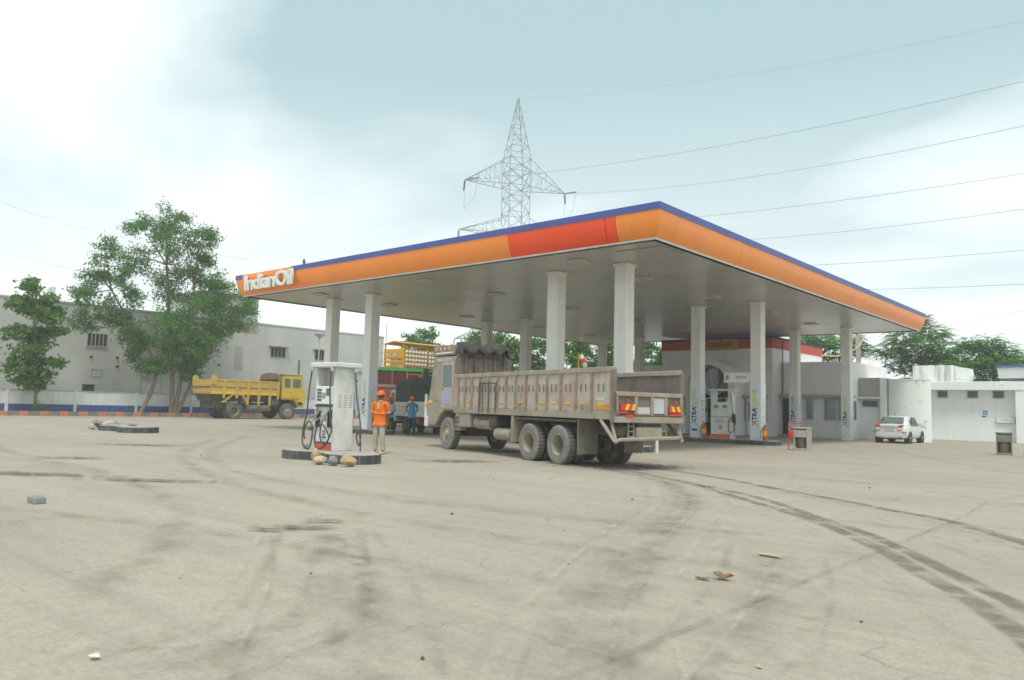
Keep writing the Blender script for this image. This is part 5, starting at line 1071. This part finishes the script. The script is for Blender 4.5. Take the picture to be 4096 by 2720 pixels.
def person(label, loc, rz, h, shirt, trousers, arms='down', cap=None, long_sleeve=False, collar=None, shoes=None, slim=1.0, head_turn=0.):
    """standing figure facing local -y; every measure is for 1.70 m and scaled to h"""
    t = thing('person', label, 'person', loc, rz); k = h / 1.70; t.scale = (k, k, k); w = slim
    hip = [(-.09, 0, .88), (.09, 0, .88)]; kn = [(-.105, -.01, .48), (.10, -.035, .48)]; an = [(-.115, .03, .085), (.12, .0, .085)]; toe = [(-.135, -.13, .035), (.15, -.15, .035)]
    shd = [(-.175*w, 0, 1.385), (.175*w, 0, 1.385)]
    if arms == 'down': el = [(-.225, .03, 1.11), (.225, .05, 1.10)]; wr = [(-.215, -.02, .87), (.20, .06, .86)]; fin = Vector((0, -.15, -1)).normalized()
    elif arms == 'clasp': el = [(-.235, .03, 1.12), (.235, .03, 1.12)]; wr = [(-.06, -.19, .97), (.06, -.19, .95)]; fin = None
    else: el = [(-.25, .10, 1.13), (.25, .10, 1.13)]; wr = [(-.08, .17, .95), (.08, .17, .96)]; fin = None
    V = [(0, 0, .93), (0, .01, 1.08), (0, 0, 1.25), (0, .0, 1.38), (0, .005, 1.46), (0, -.005, 1.53), (0, -.012, 1.60), (0, -.005, 1.67)]
    E = [(i, i+1) for i in range(7)]; R = [(.125*w, .10), (.115*w, .09), (.135*w, .10), (.10, .075), (.05, .05), (.062, .072), (.072, .085), (.05, .06)]
    def add(v, r, link): V.append(tuple(v)); R.append(r); E.append((link, len(V)-1)); return len(V) - 1
    add((0, -.105, 1.565), .016, 6)                      # nose
    for s in (0, 1):
        a = add(hip[s], .088*w, 0); b = add(kn[s], .056, a); c = add(an[s], .038, b); add(toe[s], .032, c)
        a = add(shd[s], .052, 3); b = add(el[s], .038, a); c = add(wr[s], .026, b)
        d = (Vector(wr[s]) - Vector(el[s])).normalized()
        if fin is not None: d = fin
        elif arms == 'clasp': d = Vector(((1 if s == 0 else -1)*.9, -.1, -.45)).normalized()
        else: d = Vector(((1 if s == 0 else -1)*.8, .1, -.5)).normalized()
        sd_ = d.cross(Vector((1, 0, 0)) if abs(d.x) < .6 else Vector((0, 1, 0))).normalized()
        p = Vector(wr[s]) + d*.07; pi_ = add(p, (.036, .02), c)
        for q, L in ((-.03, .062), (-.01, .075), (.01, .072), (.03, .055)):
            u_ = add(p + d*.035 + sd_*q, .0095, pi_); bnd = (d + d.cross(sd_)*(.35 if s else -.35)).normalized(); add(p + d*.035 + sd_*q*1.1 + bnd*L, .008, u_)
        th = add(Vector(wr[s]) + d*.035 + sd_*-.04, .011, c); add(Vector(wr[s]) + d*.085 + sd_*-.055, .009, th)
    body = skin_mesh('body', V, E, R, 0, 1, m_skin, t)
    V = [(0, 0, .80), (0, 0, .93), (0, .01, 1.08), (0, 0, 1.25), (0, 0, 1.37), (0, .004, 1.425)]; E = [(i, i+1) for i in range(5)]; R = [(.170*w, .13), (.165*w, .125), (.150*w, .115), (.165*w, .122), (.12, .092), (.066, .066)]
    for s in (0, 1):
        a = add(shd[s], .068, 4); m_ = Vector(shd[s]).lerp(Vector(el[s]), .82); b = add(m_, .062, a)
        if long_sleeve: c = add(el[s], .052, b); add(Vector(el[s]).lerp(Vector(wr[s]), .9), .036, c)
    skin_mesh('shirt', V, E, R, 1, 2, shirt, t)
    V = [(0, 0, .95), (0, 0, .86)]; E = [(0, 1)]; R = [(.145*w, .115), (.15*w, .12)]
    for s in (0, 1): a = add((hip[s][0], 0, .80), .095*w, 1); b = add(kn[s], .078, a); c = add((an[s][0], an[s][1], .16), .066, b); add((an[s][0], an[s][1] - .01, .07), .07, c)
    skin_mesh('trousers', V, E, R, 1, 2, trousers, t)
    for s in (0, 1): mb = MB(Matrix.Translation(((an[s][0] + toe[s][0])/2, (an[s][1] + toe[s][1])/2 + .0, .038))); mb.lathe_ell((0, 0, 0), .048, .135, .042, 12, 7); mb.build('shoe', shoes or m_shoe, t, smooth=True)
    hd_ = MB(); hd_.lathe_ell((0, .022, 1.605), .088, .098, .098, 14, 8); hr = hd_.build('hair', m_hair, t, smooth=True)
    for x in (-.03, .03): MB().ball((x, -.092, 1.600), .011, n=8, m=5).build('eye', m_hair, t)
    for x in (-.078, .078): MB().lathe_ell((x, .0, 1.575), .012, .022, .032, 8, 6).build('ear', m_skin, t)
    MB().box(-.024, .024, -.094, -.085, 1.528, 1.535).build('mouth', m_rust, t)
    if collar:
        MB().lathe([(.066, 1.41), (.082, 1.415), (.072, 1.465), (.06, 1.46)], 16, 'z', (0, .0, 0)).build('collar', collar, t, smooth=True); MB().box(-.022, .022, -.124, -.098, 1.22, 1.41).build('placket', collar, t)
        for s in (0, 1): m_ = Vector(shd[s]).lerp(Vector(el[s]), .80); n_ = Vector(shd[s]).lerp(Vector(el[s]), .93); MB().tube([m_, n_], .066, 12).build('cuff', collar, t)
    if cap:
        c = MB().lathe([(.106, 1.612), (.108, 1.63), (.098, 1.68), (.07, 1.712), (.03, 1.728), (.0001, 1.73)], 18, 'z', (0, .012, 0)).build('cap', cap, t, smooth=True)
        vs = []; n = 9
        for i in range(n):
            a = math.pi * (1.12 + .76 * i / (n-1)); vs += [(.10*math.cos(a), .012 + .102*math.sin(a), 1.618), (.085*math.cos(a)*1.1, -.02 + .19*math.sin(a), 1.60)]
        vs2 = [(x, y, z + .008) for x, y, z in vs]; m = 2*n
        fs = [(2*i, 2*i+1, 2*i+3, 2*i+2) for i in range(n-1)] + [(m+2*i, m+2*i+2, m+2*i+3, m+2*i+1) for i in range(n-1)] + [(2*i+1, m+2*i+1, m+2*i+3, 2*i+3) for i in range(n-1)]
        MB().add(vs + vs2, fs).build('visor', cap if cap is not m_capd else m_capd, c)
    return t
m_capd = pm('cap_dark', (.05,.04,.04)); m_capo = cloth('orange_cap', (.80,.17,.03)); m_ors = cloth('orange_polo', (.86,.20,.025)); m_khaki = cloth('khaki_trousers', (.46,.42,.33)); m_cream = cloth('cream_trim', (.62,.55,.38))
m_lb = cloth('light_blue_shirt', (.42,.55,.68)); m_db = cloth('teal_blue_shirt', (.07,.20,.33)); m_dkt = cloth('dark_trousers', (.045,.05,.06)); m_redc = cloth('red_dress', (.42,.06,.06)); m_whs = cloth('white_shirt', (.55,.56,.54)); m_capr = cloth('red_cap', (.72,.09,.03))
def face_to(loc, tgt): return math.atan2(tgt[1] - loc[1], tgt[0] - loc[0]) + math.pi/2
P = (-5.13, -5.93, 0); person('attendant in orange polo shirt and cap with khaki trousers behind the pump island', P, face_to(P, (11, -19)) - .45, 1.72, m_ors, m_khaki, 'down', m_capo, collar=m_cream, shoes=m_cream, slim=1.12)
P = (-14.16, 3.23, 0); person('man in teal blue shirt and orange cap with his hands behind his back', P, face_to(P, (11, -19)), 1.72, m_db, m_dkt, 'back', m_capo, slim=1.05)
P = (-16.0, 3.55, 0); person('man in light blue shirt and red cap clasping his hands in front', P, face_to(P, (11, -19)) + .2, 1.68, m_lb, m_dkt, 'clasp', m_capr)
P = (-15.2, 2.35, 0); person('person in red clothes and orange cap mostly hidden behind the orange attendant', P, face_to(P, (0, -19)), 1.58, m_redc, m_redc, 'down', m_capo)
P = (-11.75, 26.25, 0); person('person in pale shirt and dark trousers standing in the arched office porch', P, 2.4, 1.68, m_whs, m_dkt, 'clasp', None, long_sleeve=True)
# ------------------------------------------------------------------ trees
def leaf_mat(name, c0, c1, c2):
    m = bpy.data.materials.new(name); m.use_nodes = True; nd, lk = ns(m); b = nd['Principled BSDF']; b.inputs['Roughness'].default_value = .6; b.inputs['Specular IOR Level'].default_value = .25
    a = nd.new('ShaderNodeAttribute'); a.attribute_name = 'tint'; r = nd.new('ShaderNodeValToRGB'); e = r.color_ramp.elements
    e[0].color = (*c0, 1); e[1].color = (*c2, 1); x = e.new(.5); x.color = (*c1, 1); lk.new(a.outputs['Fac'], r.inputs[0]); lk.new(r.outputs[0], b.inputs['Base Color'])
    tr = nd.new('ShaderNodeBsdfTranslucent'); lk.new(r.outputs[0], tr.inputs[0]); mx_ = nd.new('ShaderNodeMixShader'); mx_.inputs[0].default_value = .35
    lk.new(b.outputs[0], mx_.inputs[1]); lk.new(tr.outputs[0], mx_.inputs[2]); lk.new(mx_.outputs[0], nd['Material Output'].inputs[0]); return m
m_leafA = leaf_mat('feathery_leaf', (.065,.155,.045), (.11,.24,.06), (.17,.32,.09)); m_leafB = leaf_mat('broad_leaf', (.065,.135,.04), (.11,.23,.05), (.18,.32,.08))
m_leafC = leaf_mat('drooping_leaf', (.075,.20,.05), (.12,.30,.065), (.18,.38,.09)); m_leafD = leaf_mat('background_leaf', (.06,.13,.045), (.11,.22,.055), (.21,.36,.08))
m_bark = pm('bark', (.26,.21,.15), (.19,.155,.115), 6., rough=.95, bump=.5, bscale=18)
def leaf_object(name, V, F, tint, mat, parent):
    me = bpy.data.meshes.new(name); n = len(V); m = len(F); me.vertices.add(n); me.vertices.foreach_set('co', V.astype(np.float32).ravel())
    me.loops.add(m*4); me.loops.foreach_set('vertex_index', F.astype(np.int32).ravel()); me.polygons.add(m); me.polygons.foreach_set('loop_start', np.arange(0, 4*m, 4, dtype=np.int32)); me.polygons.foreach_set('loop_total', np.full(m, 4, np.int32))
    at = me.attributes.new('tint', 'FLOAT', 'FACE'); at.data.foreach_set('value', tint.astype(np.float32)); me.update(calc_edges=True); me.validate()
    return put(name, me, mat, parent, kind='stuff')
def leaves(clumps, per, L, Wd, seed, flat=.6, hollow=.35, spread=1.0):
    """small leaf faces scattered through clumps of twigs; uneven, with gaps"""
    rg = np.random.default_rng(seed); C = []; T = []
    for (x, y, z, r) in clumps:
        sub = rg.normal(size=(14, 3)); sub /= np.linalg.norm(sub, axis=1)[:, None]; sub *= (rg.uniform(hollow, 1.05, 14)**.7)[:, None] * r * spread; sub[:, 2] *= flat + .25
        tb = rg.uniform(.1, .9, 14); n = int(per * r**1.7)
        idx = rg.integers(0, 14, n); off = rg.normal(size=(n, 3)) * np.array([.26, .26, .15]) * r; C.append(np.array([x, y, z]) + sub[idx] + off)
        T.append(np.clip(tb[idx] * .55 + rg.uniform(0, .45, n), 0, 1))
    C = np.concatenate(C); T = np.concatenate(T); n = len(C)
    d = rg.normal(size=(n, 3)); d[:, 2] -= .35; d /= np.linalg.norm(d, axis=1)[:, None]; s = np.cross(d, rg.normal(size=(n, 3))); s /= np.linalg.norm(s, axis=1)[:, None] + 1e-9
    l = (L * rg.uniform(.6, 1.35, n))[:, None]; w = (Wd * rg.uniform(.6, 1.3, n))[:, None]
    V = np.stack([C - d*l/2, C + s*w/2, C + d*l/2, C - s*w/2], 1).reshape(-1, 3); return V, np.arange(4*n).reshape(-1, 4), T
def fronds(clumps, per, L, seed, k=9):
    """long drooping compound leaves: a bent stalk with leaflet pairs"""
    rg = np.random.default_rng(seed); Vs = []; T = []
    for (x, y, z, r) in clumps:
        n = int(per * r**1.6)
        for _ in range(n):
            o = rg.normal(size=3); o /= np.linalg.norm(o); o[2] = o[2]*.8 + .15; p = np.array([x, y, z]) + o * r * rg.uniform(.35, 1.0)
            d = o + rg.normal(size=3)*.35; d[2] = abs(d[2])*.4 + .1; d /= np.linalg.norm(d); l = L * rg.uniform(.7, 1.25); sd_ = np.cross(d, (0, 0, 1.)); sd_ /= np.linalg.norm(sd_) + 1e-9; tn = rg.uniform(.1, .9)
            for i in range(k):
                t = (i + 1) / k; q = p + d*l*t + np.array([0, 0, -.55*l*t*t]); ll = l * .34 * (1.1 - .6*t)
                for s in (-1, 1):
                    e = sd_*s*.8 + d*.45 + np.array([0, 0, -.35 - .3*t]); e /= np.linalg.norm(e); wv = np.cross(e, (0, 0, 1.)) * ll * .17
                    Vs += [q, q + e*ll*.5 + wv, q + e*ll, q + e*ll*.5 - wv]; T.append(np.clip(tn*.6 + rg.uniform(0, .4), 0, 1))
    V = np.array(Vs); return V, np.arange(len(V)).reshape(-1, 4), np.array(T)
def branches(par, base, stems, clumps, r0, seed, name='branch'):
    rg = random.Random(seed)
    for (x, y, z, r) in clumps:
        s = min(stems, key=lambda q: (Vector(q) - Vector((x, y, z - 1.5))).length); s = Vector(s); e = Vector((x, y, z)); m = s.lerp(e, .5) + Vector((rg.uniform(-.3, .3), rg.uniform(-.3, .3), rg.uniform(-.1, .5)))
        MB().tube([s, s.lerp(m, .5), m, e], .1, 6, [r0, r0*.8, r0*.6, r0*.3]).build(name, m_bark, par)
BIG = [(-47.4,4.8,14.3,1.16),(-47.0,6.9,15.1,1.33),(-45.3,8.5,14.0,1.42),(-46.0,6.2,13.1,1.64),(-47.4,4.5,11.5,1.35),(-46.4,8.2,12.4,1.69),(-46.3,9.6,12.7,1.03),(-47.2,7.0,10.5,1.66),(-45.5,9.5,10.0,1.54),(-47.4,11.3,9.8,1.57),(-46.5,12.8,9.4,1.28),(-46.1,12.4,7.8,1.34),(-46.4,10.3,7.6,1.72),(-45.9,7.8,8.1,1.83),(-45.5,6.4,6.7,1.63),(-44.8,8.3,5.7,1.67),(-46.8,10.2,6.0,1.44),(-45.8,7.1,4.4,1.48),(-45.6,8.5,3.7,1.17),(-46.8,9.3,4.4,1.18),(-47.7,11.1,6.6,1.04)]
LEAN = [(-44.8,1.5,11.5,.99),(-46.8,2.0,10.4,1.12),(-46.8,1.3,9.1,1.1),(-45.0,3.0,9.6,.94),(-45.9,.7,8.3,.79),(-46.3,2.5,7.6,1.18),(-45.4,3.9,8.5,.95),(-47.6,1.5,6.8,1.04),(-45.6,3.4,6.7,1.07),(-46.6,4.7,6.0,1.21),(-47.4,5.1,4.6,1.09),(-45.7,5.8,3.5,.97)]
SMALL = [(-45.3,-2.8,8.5,.69),(-46.8,-1.9,7.8,.94),(-45.9,-3.2,7.3,.8),(-46.6,-1.1,7.1,.83),(-45.7,-2.3,6.6,1.16),(-45.8,-3.3,5.4,.8),(-46.8,-1.8,5.3,1.11),(-45.5,-2.3,4.2,1.15),(-45.9,-1.1,3.5,.76),(-45.8,-2.5,3.1,1.09),(-45.6,-3.3,3.4,.51),(-46.3,-1.7,2.4,.99),(-45.7,-2.6,2.2,.74),(-45.4,-.9,5.7,.53)]
t = thing('feathery_tree', 'tall open feathery leaved tree with several upright stems by the boundary wall', 'tree', (0, 0, 0))
for pts, r in (([(-46.2,7.5,.2),(-46.2,7.4,3),(-46.4,7.0,7),(-46.6,6.6,11.5),(-46.8,6.5,14)], .2), ([(-46.2,7.75,.2),(-46.0,8.0,3),(-45.9,8.4,7),(-46,8.6,11),(-45.6,8.5,13.6)], .19), ([(-46.1,7.9,.2),(-46.1,9.0,3),(-46.3,10.2,6.5),(-46.6,11.8,9)], .17)):
    MB().tube(catm(pts, 4), r, 8, list(np.linspace(r, r*.25, 4*(len(pts)-1) + 1))).build('trunk', m_bark, t, smooth=True)
branches(t, None, [(-46.3,7.2,5),(-46.4,6.9,8.5),(-46.6,6.6,11.5),(-45.95,8.3,6),(-46,8.55,10),(-46.3,10.2,6.5),(-46.2,9.6,5)], BIG, .07, 3)
leaf_object('crown', *leaves(BIG, 820, .27, .09, 1, .75, .25, .92), m_leafA, t)
m_pod = leaf_mat('dry_pods', (.16,.07,.04), (.20,.09,.05), (.22,.12,.07)); leaf_object('dry_pods', *leaves([(-46.8,6.0,14.2,.5),(-45.4,9.0,12.6,.5),(-47.2,4.6,11.2,.4),(-45.6,11.2,9.6,.6),(-45.4,8.3,11.0,.4)], 260, .25, .06, 8), m_pod, t)
t = thing('leaning_tree', 'slender leaning feathery tree whose crown spreads to the left of the big tree', 'tree')
MB().tube(catm([(-46.2,5.2,.2),(-46.2,5.9,1.8),(-46.2,6.1,3.2),(-46.2,5.4,5.2),(-46.2,4.0,7.0),(-46.2,2.6,9.0),(-45.8,2.0,11)], 4), .14, 7, list(np.linspace(.16, .04, 25))).build('trunk', m_bark, t, smooth=True)
branches(t, None, [(-46.2,5.4,5.2),(-46.2,4.0,7.0),(-46.2,2.6,9.0)], LEAN, .05, 4); leaf_object('crown', *leaves(LEAN, 820, .27, .09, 2, .75, .25, .92), m_leafA, t)
t = thing('young_broadleaf_tree', 'small tiered broad leaved tree standing alone before the boundary wall', 'tree')
MB().tube([(-46.2,-1.7,.2),(-46.2,-1.75,2),(-46.1,-2.1,5),(-46,-2.3,8.2)], .1, 7, [.13, .11, .08, .03]).build('trunk', m_bark, t, smooth=True)
branches(t, None, [(-46.2,-1.75,2),(-46.15,-1.9,3.5),(-46.1,-2.1,5),(-46.05,-2.2,6.5)], SMALL, .04, 5); leaf_object('crown', *leaves(SMALL, 470, .38, .18, 3, .4, .25), m_leafB, t)
w = thing('weed_tuft', 'green weeds growing round the foot of the small tree', 'weeds'); leaf_object('leaves', *leaves([(-45.9,-1.6,.5,.45),(-45.8,-1.2,.4,.3)], 500, .25, .06, 4), m_leafB, w)
BK = {'tall pointed tree far behind the yellow cylinder cage': [(-53.6,37.2,8.2,.87),(-55.5,40.4,9.1,1.01),(-52.9,39.6,9.3,.99),(-53.7,39.6,8.0,1.09),(-51.2,39.6,7.6,.68),(-53.5,39,6,1.6)],
 'pale green tree rising behind the lorry bulkhead tarpaulin': [(-46.2,39.6,8.0,1.12),(-43.7,39.0,8.3,1.19),(-44.7,42.1,8.4,1.13),(-43.9,39.0,6.7,1.37),(-43.5,41.3,6.4,1.58),(-44.5,40,4.5,1.8)],
 'dense green tree between the two middle back columns': [(-38.4,36.5,7.7,1.11),(-38.5,37.9,6.7,1.38),(-37.5,36.2,5.1,1.43),(-36.1,37.1,7.2,1.01),(-36.9,40.1,7.7,1.13),(-37.4,40.0,5.7,1.57),(-36.2,39.9,4.6,1.29),(-40.5,38,5.2,1.6),(-37,38.5,3.2,1.8)],
 'dark green tree directly behind the windsock': [(-34.5,40.8,7.4,1.03),(-31.4,38.8,7.0,1.23),(-33.7,41.2,5.5,1.54),(-30.4,39.5,5.6,1.3),(-33.0,42.4,7.5,.86),(-32,40.5,3.8,1.8)],
 'leafy tree between the windsock and the office wing': [(-28.2,39.1,6.8,1.03),(-27.4,39.7,5.9,1.19),(-29.4,40.5,5.2,1.39),(-27.4,40.8,7.2,.8),(-28.3,40,3.8,1.7),(-24.7,40,5.5,1.2)],
 'bright leafy tree rising over the low office wing': [(-23.5,38.9,6.7,.84),(-21.9,37.6,5.6,.93),(-21.8,38.2,5.7,.88),(-21.4,37.8,6.5,.65),(-22.5,38.5,4.3,1.4)]}
for k, (lb, cl_) in enumerate(BK.items()):
    t = thing('background_tree', lb, 'tree', group='trees behind the canopy'); c = np.array(cl_)[:, :3].mean(0); b = (float(c[0]), float(c[1]), 0.)
    MB().tube([b, (b[0], b[1], 2.5), (b[0] + .2, b[1], 5)], .1, 7, [.22, .17, .1]).build('trunk', m_bark, t); branches(t, None, [(b[0], b[1], 2.2), (b[0] + .1, b[1], 4)], cl_, .06, 20 + k); leaf_object('crown', *leaves(cl_, 420, .36, .19, 30 + k, .8, .2), m_leafD, t)
FR = {'drooping leaved tree rising behind the office annex roof': [(-11.6,43.5,7.5,.78),(-10.8,44.3,7.3,.92),(-10.5,47.1,7.4,1.03),(-8.8,45.6,7.4,.78),(-8.3,46.8,6.9,.64),(-10.6,45.7,6.3,.87),(-9.3,48.2,6.7,.73),(-10,46,5,1.2)],
 'large drooping leaved tree behind the curved wall, tallest on that side': [(-4.9,49.5,9.2,.93),(-3.8,49.6,8.2,1.2),(-5.0,46.6,7.5,1.17),(-6.2,47.0,6.5,.98),(-4.5,49.1,6.6,1.62),(-2.7,48.1,6.8,1.23),(-5.7,48.1,5.5,1.06),(-3.5,48.8,5.3,1.25),(-2.5,50.5,6.0,1.19),(-4.5,48.5,4,1.6)],
 'drooping leaved tree behind the roof tank of the toilet block': [(-.4,45.9,6.8,.91),(.6,46.8,6.8,1.1),(1.5,47.0,6.3,.96),(.1,46.0,5.6,1.22),(1.4,45.8,5.3,1.2),(2.1,47.5,5.7,.83),(-.7,45.2,5.0,.94),(.8,46.5,4.0,1.5),(3.2,48,5,1.0)]}
for k, (lb, cl_) in enumerate(FR.items()):
    t = thing('drooping_tree', lb, 'tree', group='drooping trees behind the white buildings'); c = np.array(cl_)[:, :3].mean(0); b = (float(c[0]), float(c[1]), 0.)
    MB().tube([b, (b[0], b[1], 3), (b[0] + .2, b[1], 6)], .1, 7, [.2, .16, .08]).build('trunk', m_bark, t); branches(t, None, [(b[0], b[1], 3), (b[0] + .1, b[1], 5)], cl_, .05, 50 + k); leaf_object('crown', *fronds(cl_, 115, .9, 60 + k), m_leafC, t); leaf_object('inner_leaves', *leaves(cl_, 180, .3, .12, 70 + k, .8, .1, .75), m_leafC, t)
# distant tree line that closes the horizon
rg = np.random.default_rng(5); far = [(float(x), float(140 + rg.uniform(-8, 8) - x * .55), float(rg.uniform(1.5, 3.5)), float(rg.uniform(2.5, 4.0))) for x in np.linspace(-190, 150, 75)]
leaf_object('far_tree_line', *leaves(far, 45, 1.3, .8, 80, .6, .1), m_leafD, None)

# ------------------------------------------------------------------ transmission towers and lines
m_cable = pm('conductor', (.20,.22,.23), grain=0)
def tower(label, base, yaw, H, wb, arms, sc=1., bar=.10):
    t = thing('lattice_pylon', label, 'pylon', base, yaw); waist = H * .715; wt = 1.45 * sc
    def half(z): return wb + (wt - wb) * min(1, z / (H * .45)) if z < H * .45 else (wt if z < H*.80 else wt * (1 - (z - H*.80) / (H*.20)) + .06)
    lv = [0, .1, .2, .29, .37, .45, .51, .57, .63, .68, .715, .76, .80, .84, .875, .91, .94, .97, 1.]; lv = [q * H for q in lv]
    for sx, sy in ((1, 1), (1, -1), (-1, -1), (-1, 1)):
        MB().tube([(sx*half(z), sy*half(z), z) for z in (0, H*.45, H*.8, H)], bar*.6, 4).build('leg', m_rustm, t)
    mb = MB(); cs = [(1, 1), (1, -1), (-1, -1), (-1, 1)]
    for i in range(len(lv) - 1):
        z0, z1 = lv[i], lv[i+1]; a, b = half(z0), half(z1)
        for k in range(4):
            p, q = cs[k], cs[(k+1) % 4]; P0 = (p[0]*a, p[1]*a, z0); Q0 = (q[0]*a, q[1]*a, z0); P1 = (p[0]*b, p[1]*b, z1); Q1 = (q[0]*b, q[1]*b, z1)
            mb.bar(P0, Q0, bar*.55)
            if z0 < H*.8: mb.bar(P0, Q1, bar*.55); mb.bar(Q0, P1, bar*.55)
            else: mb.bar(*((P0, Q1) if i % 2 else (Q0, P1)), bar*.5)
    mb.build('bracing', m_rustm, t)
    tips = {}
    for (z, ln, hgt) in arms:
        for s in (1, -1):
            a = half(z); tip = Vector((s*ln, 0, z + .1)); am = MB()
            for sy in (1, -1):
                am.bar((s*a, sy*a, z), tip, bar*.7); am.bar((s*a, sy*half(z + hgt), z + hgt), tip, bar*.7)
                for f0, f1 in ((0, .22), (.22, .45), (.45, .68), (.68, .86)):
                    lo0 = Vector((s*a, sy*a, z)).lerp(tip, f0); hi1 = Vector((s*a, sy*half(z+hgt), z + hgt)).lerp(tip, f1); lo1 = Vector((s*a, sy*a, z)).lerp(tip, f1); am.bar(lo0, hi1, bar*.4); am.bar(hi1, lo1, bar*.4)
            for f in (.3, .6, .85): am.bar(Vector((s*a, a, z)).lerp(tip, f), Vector((s*a, -a, z)).lerp(tip, f), bar*.4)
            am.build('crossarm', m_rustm, t)
            ins = MB(); ins.cyl(tip, tip + Vector((s*.1, 0, -1.6)), .06, n=6)
            for q in range(9): ins.cyl(tip + Vector((s*.012*q, 0, -.2 - .14*q)), tip + Vector((s*.012*q, 0, -.26 - .14*q)), .15, .13, n=8)
            ins.build('insulator_string', m_kerbgrey, t, kind='stuff')
            tips[(z, s)] = tip
    return t, tips
YAW = math.atan2(13.3, 6.9)
py, tips = tower('tall steel lattice pylon with wide crossarms rising behind the canopy', (-56.75, 58.4, 0), YAW, 44.15, 4.2, ((31.5, 7.4, 3.9), (24.7, 8.0, 2.4), (20.1, 7.4, 2.4)), bar=.085)
tower('distant pale lattice pylon glimpsed between tree tops below the canopy', (-85.1, 80.7, 0), .5, 17.5, 2.0, ((13.5, 4.0, 1.2),), .8, .12)
bird('black crow perched on the upper right crossarm of the pylon', tuple(Matrix.Translation((-56.75, 58.4, 0)) @ Matrix.Rotation(YAW, 4, 'Z') @ Vector((3.6, 0, 33.85))), 1.0)
PM = Matrix.Translation((-56.75, 58.4, 0)) @ Matrix.Rotation(YAW, 4, 'Z')
def span(label, a, b, ext, sag, r=.022, group=None):
    a = Vector(a); b = Vector(b); e = a + (b - a) * ext; n = 40; pts = []
    for i in range(n + 1):
        t_ = i / n; q = a.lerp(e, t_); f = t_ * ext; q.z -= sag * 4 * (f * (1 - f) if f < 1 else f * (1 - f) * .5); pts.append(q)
    return MB().tube(pts, r, 4).build('power_line', m_cable, None, label=label, cat='power line', group=group)
EP = {48: (3.25,49.45,32.43), 187: (3.08,49.84,27.75), 290: (2.95,50.13,24.28), 400: (2.81,50.44,20.58), 482: (2.71,50.67,17.82), 577: (2.59,50.94,14.62), 655: (2.49,51.16,12.0)}
starts = {48: Vector((0, 0, 44.15)), 187: tips[(31.5, -1)], 290: tips[(31.5, 1)], 400: tips[(24.7, -1)], 482: tips[(24.7, 1)], 577: tips[(20.1, -1)], 655: tips[(20.1, 1)]}
names = {48: 'thin earth wire running from the pylon peak to the right', 187: 'power line from the left end of the pylon\'s upper crossarm', 290: 'power line from the right end of the pylon\'s upper crossarm',
         400: 'power line sweeping down behind the canopy corner from the middle crossarm', 482: 'power line just above the canopy\'s right fascia', 577: 'power line crossing the sky halfway along the right fascia', 655: 'lowest power line near the far end of the right fascia'}
for y, e in EP.items(): span(names[y], PM @ starts[y], e, 2.2, 1.2, .009 if y == 48 else .018)
for y, s in ((187, -1), (290, 1)):       # tension insulators and jumper loops
    a = PM @ tips[(31.5, s)]; d = (Vector(EP[y]) - a).normalized(); mb = MB(Matrix.Identity(4)); inv = PM.inverted(); mb.tube([inv @ a, inv @ (a + d*2.6)], .09, 6); mb.build('tension_insulator', m_kerbgrey, py)
    j = a + d*2.6; MB().tube([inv @ j, inv @ (j + Vector((-.3, -.3, -2.6))), inv @ (a + Vector((0, 0, -4.0))), inv @ (a + Vector((0, 0, -1.6)))], .02, 4).build('jumper_loop', m_cable, py)
for k, (a, b) in enumerate((((-80.4,4.13,21.24), (-69.35,14.24,17.59)), ((-80.6,4.55,16.16), (-70.5,13.67,13.74)))): span(('upper', 'lower')[k] + ' faint wire descending towards the tall feathery tree', a, b, 1.75, .4, .014)
for k, (a, b, lb) in enumerate((((-7.4,43,7.4), (6.5,40,9.2), 'thin wire rising from the concrete pole over the toilet block'), ((-7.4,43,6.9), (6.5,40.5,7.6), 'thin wire strung level past the drooping trees'), ((-7.4,43,6.2), (3.0,37.2,3.6), 'slack wire from the concrete pole down to the toilet block beam'))):
    MB().tube([Vector(a).lerp(Vector(b), q/16) - Vector((0, 0, 1.2*(q/16)*(1-q/16))) for q in range(17)], .012, 4).build('service_wire', m_cable, None, label=lb, cat='wire')

# ------------------------------------------------------------------ thin haze volume, added as a veil that lifts dark tones
hz_ = MB().box(-260, 200, -60, 190, -1.0, 47.5).build('haze', None, kind='stuff')
hm = bpy.data.materials.new('haze_veil'); hm.use_nodes = True; nd, lk = ns(hm); nd.clear(); ho = nd.new('ShaderNodeOutputMaterial'); hv = nd.new('ShaderNodeVolumePrincipled')
hv.inputs['Color'].default_value = (.93, .97, .97, 1); hv.inputs['Density'].default_value = .0012; hv.inputs['Anisotropy'].default_value = .2; lk.new(hv.outputs[0], ho.inputs['Volume']); hz_.data.materials.append(hm)
SC.cycles.volume_bounces = 1
